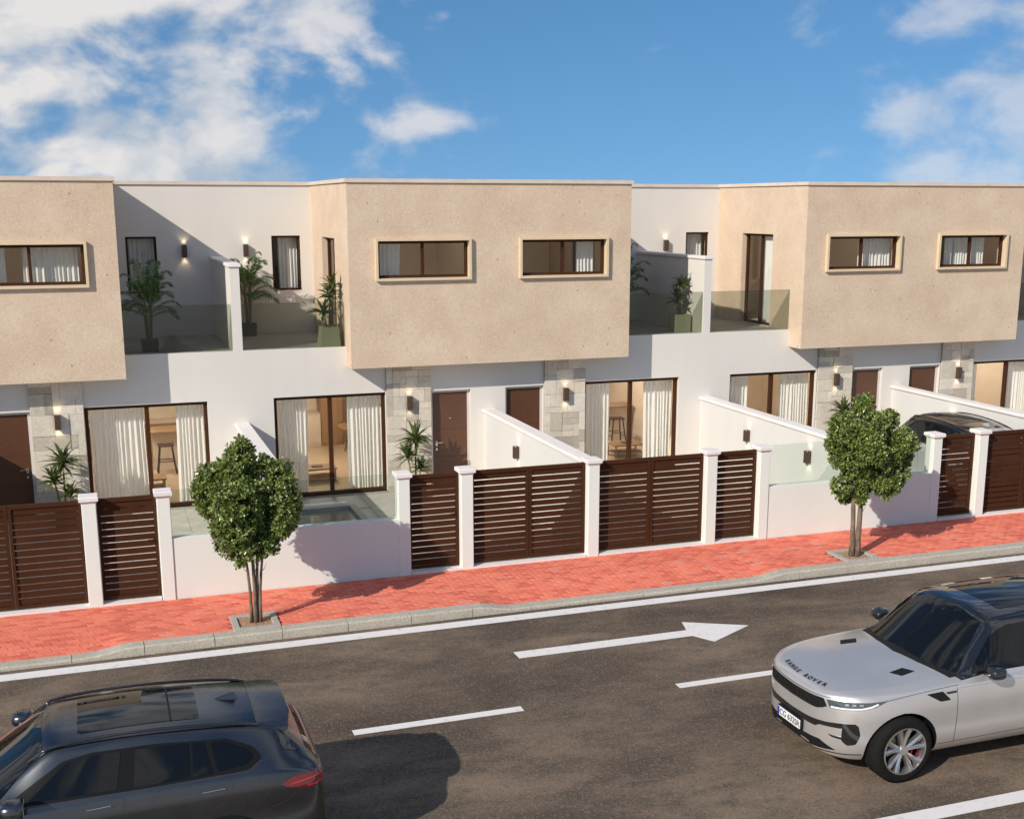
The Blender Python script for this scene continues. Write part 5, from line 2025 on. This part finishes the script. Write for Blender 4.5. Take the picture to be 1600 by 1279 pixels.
    car.line('sunroof_divider', [(3.28, -.42, 2), (3.28, .42, 2)], T_, 'plastic', .02, .006, parent=sr)
    for sd in (-1, 1):
        pts = []
        for k in range(13):
            x = 1.98 + 2.12 * k / 12
            h, nn = car.hit((x, sd * .595, 3), (0, 0, -1))
            lift = .028 * math.sin(math.pi * min(1, max(0, k / 12))) ** .35
            pts.append(h + Vector((0, 0, .006 + lift)))
        mesh_obj('roof_rail', tube(pts, .017, 8), 'gloss', car.root, True)
    # shark fin aerial
    h, _ = car.hit((3.82, 0, 3), (0, 0, -1))
    V = [(3.70, 0, h.z), (3.73, -.035, h.z - .004), (3.95, -.042, h.z - .02), (3.95, .042, h.z - .02), (3.73, .035, h.z - .004), (3.90, 0, h.z + .06), (3.93, -.006, h.z + .062), (3.93, .006, h.z + .062), (3.965, 0, h.z - .018)]
    flip_fix(mesh_obj('aerial', (V, [(0, 1, 5), (1, 2, 6, 5), (0, 5, 4), (4, 5, 7, 3), (5, 6, 7), (6, 2, 8), (7, 8, 3), (6, 8, 7), (0, 4, 3, 8, 2, 1)]), paint, car.root, True, 30))
    # roof spoiler
    sv, sf = [], []
    ys = [-.60, -.56, -.35, -.12, 0, .12, .35, .56, .60]
    for y in ys:
        a, _ = car.hit((4.07, min(.555, max(-.555, y)), 3), (0, 0, -1))
        zt = a.z + .004
        back = 4.43 - .05 * (abs(y) / .6) ** 2 + (.02 if .2 < abs(y) < .5 else 0)
        zb_ = zt - .115 - .02 * (abs(y) / .6) ** 2
        if abs(y) > .58: zt -= .05
        sv += [(4.08, y, zt), (4.24, y, zt - .006), (back, y, zt - .022), (back + .006, y, zt - .045), (back - .03, y, zt - .062), (4.20, y, zt - .13)]
    for i in range(len(ys) - 1):
        for j in range(5):
            sf.append((i * 6 + j, i * 6 + j + 1, (i + 1) * 6 + j + 1, (i + 1) * 6 + j))
    sf += [tuple(range(6)), tuple(range((len(ys) - 1) * 6, len(ys) * 6))[::-1]]
    spo = flip_fix(mesh_obj('roof_spoiler', (sv, sf), paint, car.root, True, 35))
    for sd in (-1, 1):
        q = [(4.16, sd * .60, 1.50), (4.40, sd * .565, 1.41), (4.52, sd * .64, 1.19), (4.30, sd * .70, 1.30)]
        car.panel('spoiler_fin', [(4.22, sd * .9, 1.48), (4.36, sd * .9, 1.43), (4.46, sd * .9, 1.29), (4.32, sd * .9, 1.34)], (0, -sd, 0), 'gloss', .010, .05)
    car.panel('tailgate_window', [(5, -.66, 1.23 if far else 1.285), (5, .66, 1.23 if far else 1.285), (5, .545, 1.46), (5, -.545, 1.46)], (-1, 0, -.45), 'tint', .004, .07, rnd=.05)
    # tail lamps wrap round the corner
    DR = (-.75, .66, 0)
    lamps = car.panel('tail_light', U([(4.28, -.97, .965), (4.42, -.95, 1.02), (4.62, -.80, 1.03), (4.70, -.60, 1.0), (4.71, -.55, .90), (4.66, -.72, .87), (4.52, -.90, .865), (4.36, -.96, .90)]), DR, 'redlamp', .006, .045, rnd=.03, both=True)
    for sgn, h in zip((1, -1), lamps):
        car.line('lamp_strip', U([(4.36, -.955 * sgn, .945), (4.52, -.90 * sgn, .965), (4.66, -.72 * sgn, .985)]), (-.75, .66 * sgn, 0), 'redglow', .014, .010, parent=h)
        car.line('lamp_strip', U([(4.50, -.91 * sgn, .885), (4.60, -.82 * sgn, .893), (4.66, -.70 * sgn, .93)]), (-.75, .66 * sgn, 0), 'redglow', .012, .010, parent=h)
    car.line('front_door_gap', U([(1.60, -1, 1.06), (1.58, -1, .7), (1.58, -1, .36)]), S_, 'groove', .006, .001, both=True)
    car.line('door_gap', U([(2.80, -1, 1.11), (2.79, -1, .7), (2.80, -1, .36)]), S_, 'groove', .006, .001, both=True)
    car.line('rear_door_gap', U([(3.78, -1, 1.135), (3.80, -1, .95), (3.66, -1, .84), (3.36, -1, .6), (3.30, -1, .36)]), S_, 'groove', .006, .001, both=True)
    car.line('bumper_gap', U([(4.44, -.95, .865), (4.34, -.955, .80), (4.02, -.96, .70)]), S_, 'groove', .006, .001, both=True)
    car.line('tailgate_gap', U([(4.6, -.70, 1.08), (4.7, -.62, .80), (4.7, -.60, .60), (4.7, .60, .60), (4.7, .62, .80), (4.6, .70, 1.08)]), (-1, 0, 0), 'groove', .006, .001)
    for xx in (2.58, 3.62):
        hd = car.panel('door_handle', U([(xx - .13, -1, .995), (xx + .10, -1, 1.01), (xx + .12, -1, .985), (xx + .09, -1, .955), (xx - .12, -1, .955)]), S_, paint, .014, .04, rnd=.02, both=True)
        car.line('handle_trim', U([(xx - .12, -1, 1.0), (xx + .10, -1, 1.012)]), S_, 'chrome', .004, .016, both=True)
    # black cladding round the wheel arches
    for wx in (.84, 3.705):
        pts = [(wx + (wr + .075) * math.cos(a), -1, wr + (wr + .075) * math.sin(a)) for a in [R(v) for v in range(-12, 193, 12)]]
        car.line('arch_trim', pts, S_, 'plastic', .05, .008, both=True)
    car.line('sill_trim', [(1.3, -1, .30), (3.2, -1, .30)], S_, 'plastic', .09, .006, both=True)
    car.panel('kidney_grille', [(0, -.42, .78), (0, -.04, .78), (0, -.04, .58), (0, -.40, .58)], F_, 'gloss', .005, .05, rnd=.04, both=True)
    car.panel('headlight', [(.05, -.50, .80), (.12, -.78, .84), (.30, -.90, .86), (.20, -.86, .76), (.05, -.52, .72)], (.8, .6, 0), 'lens', .005, .05, rnd=.02, both=True)
    car.panel('rear_bumper_trim', [(4.7, -.70, .50), (4.7, .70, .50), (4.7, .66, .36), (4.7, -.66, .36)], B_, 'plastic', .005, .07, rnd=.03)
    for x in (.84, 3.705):
        for sd in (-1, 1):
            car.wheel(x, sd * (hw - .125), wr, .255, .245, 'bm', sd)
    car.mirror_pair(1.86, 1.045, 1.17 if far else 1.28, paint if not far else 'plastic', (.13, .12, .08))
    place(car, loc, rz)
    return car


big_suv()
mid_suv('grey_suv', 'graphite grey car with sunroof and roof rails at lower left, seen from behind', 'graphite', (1.875 - 4.715, -14.50, ROAD + .008))
mid_suv('parked_car', 'silver car parked in the driveway behind the right-hand gates', 'palesilver', (18.62, -1.05, 0.002), R(-90), True, 'gloss')
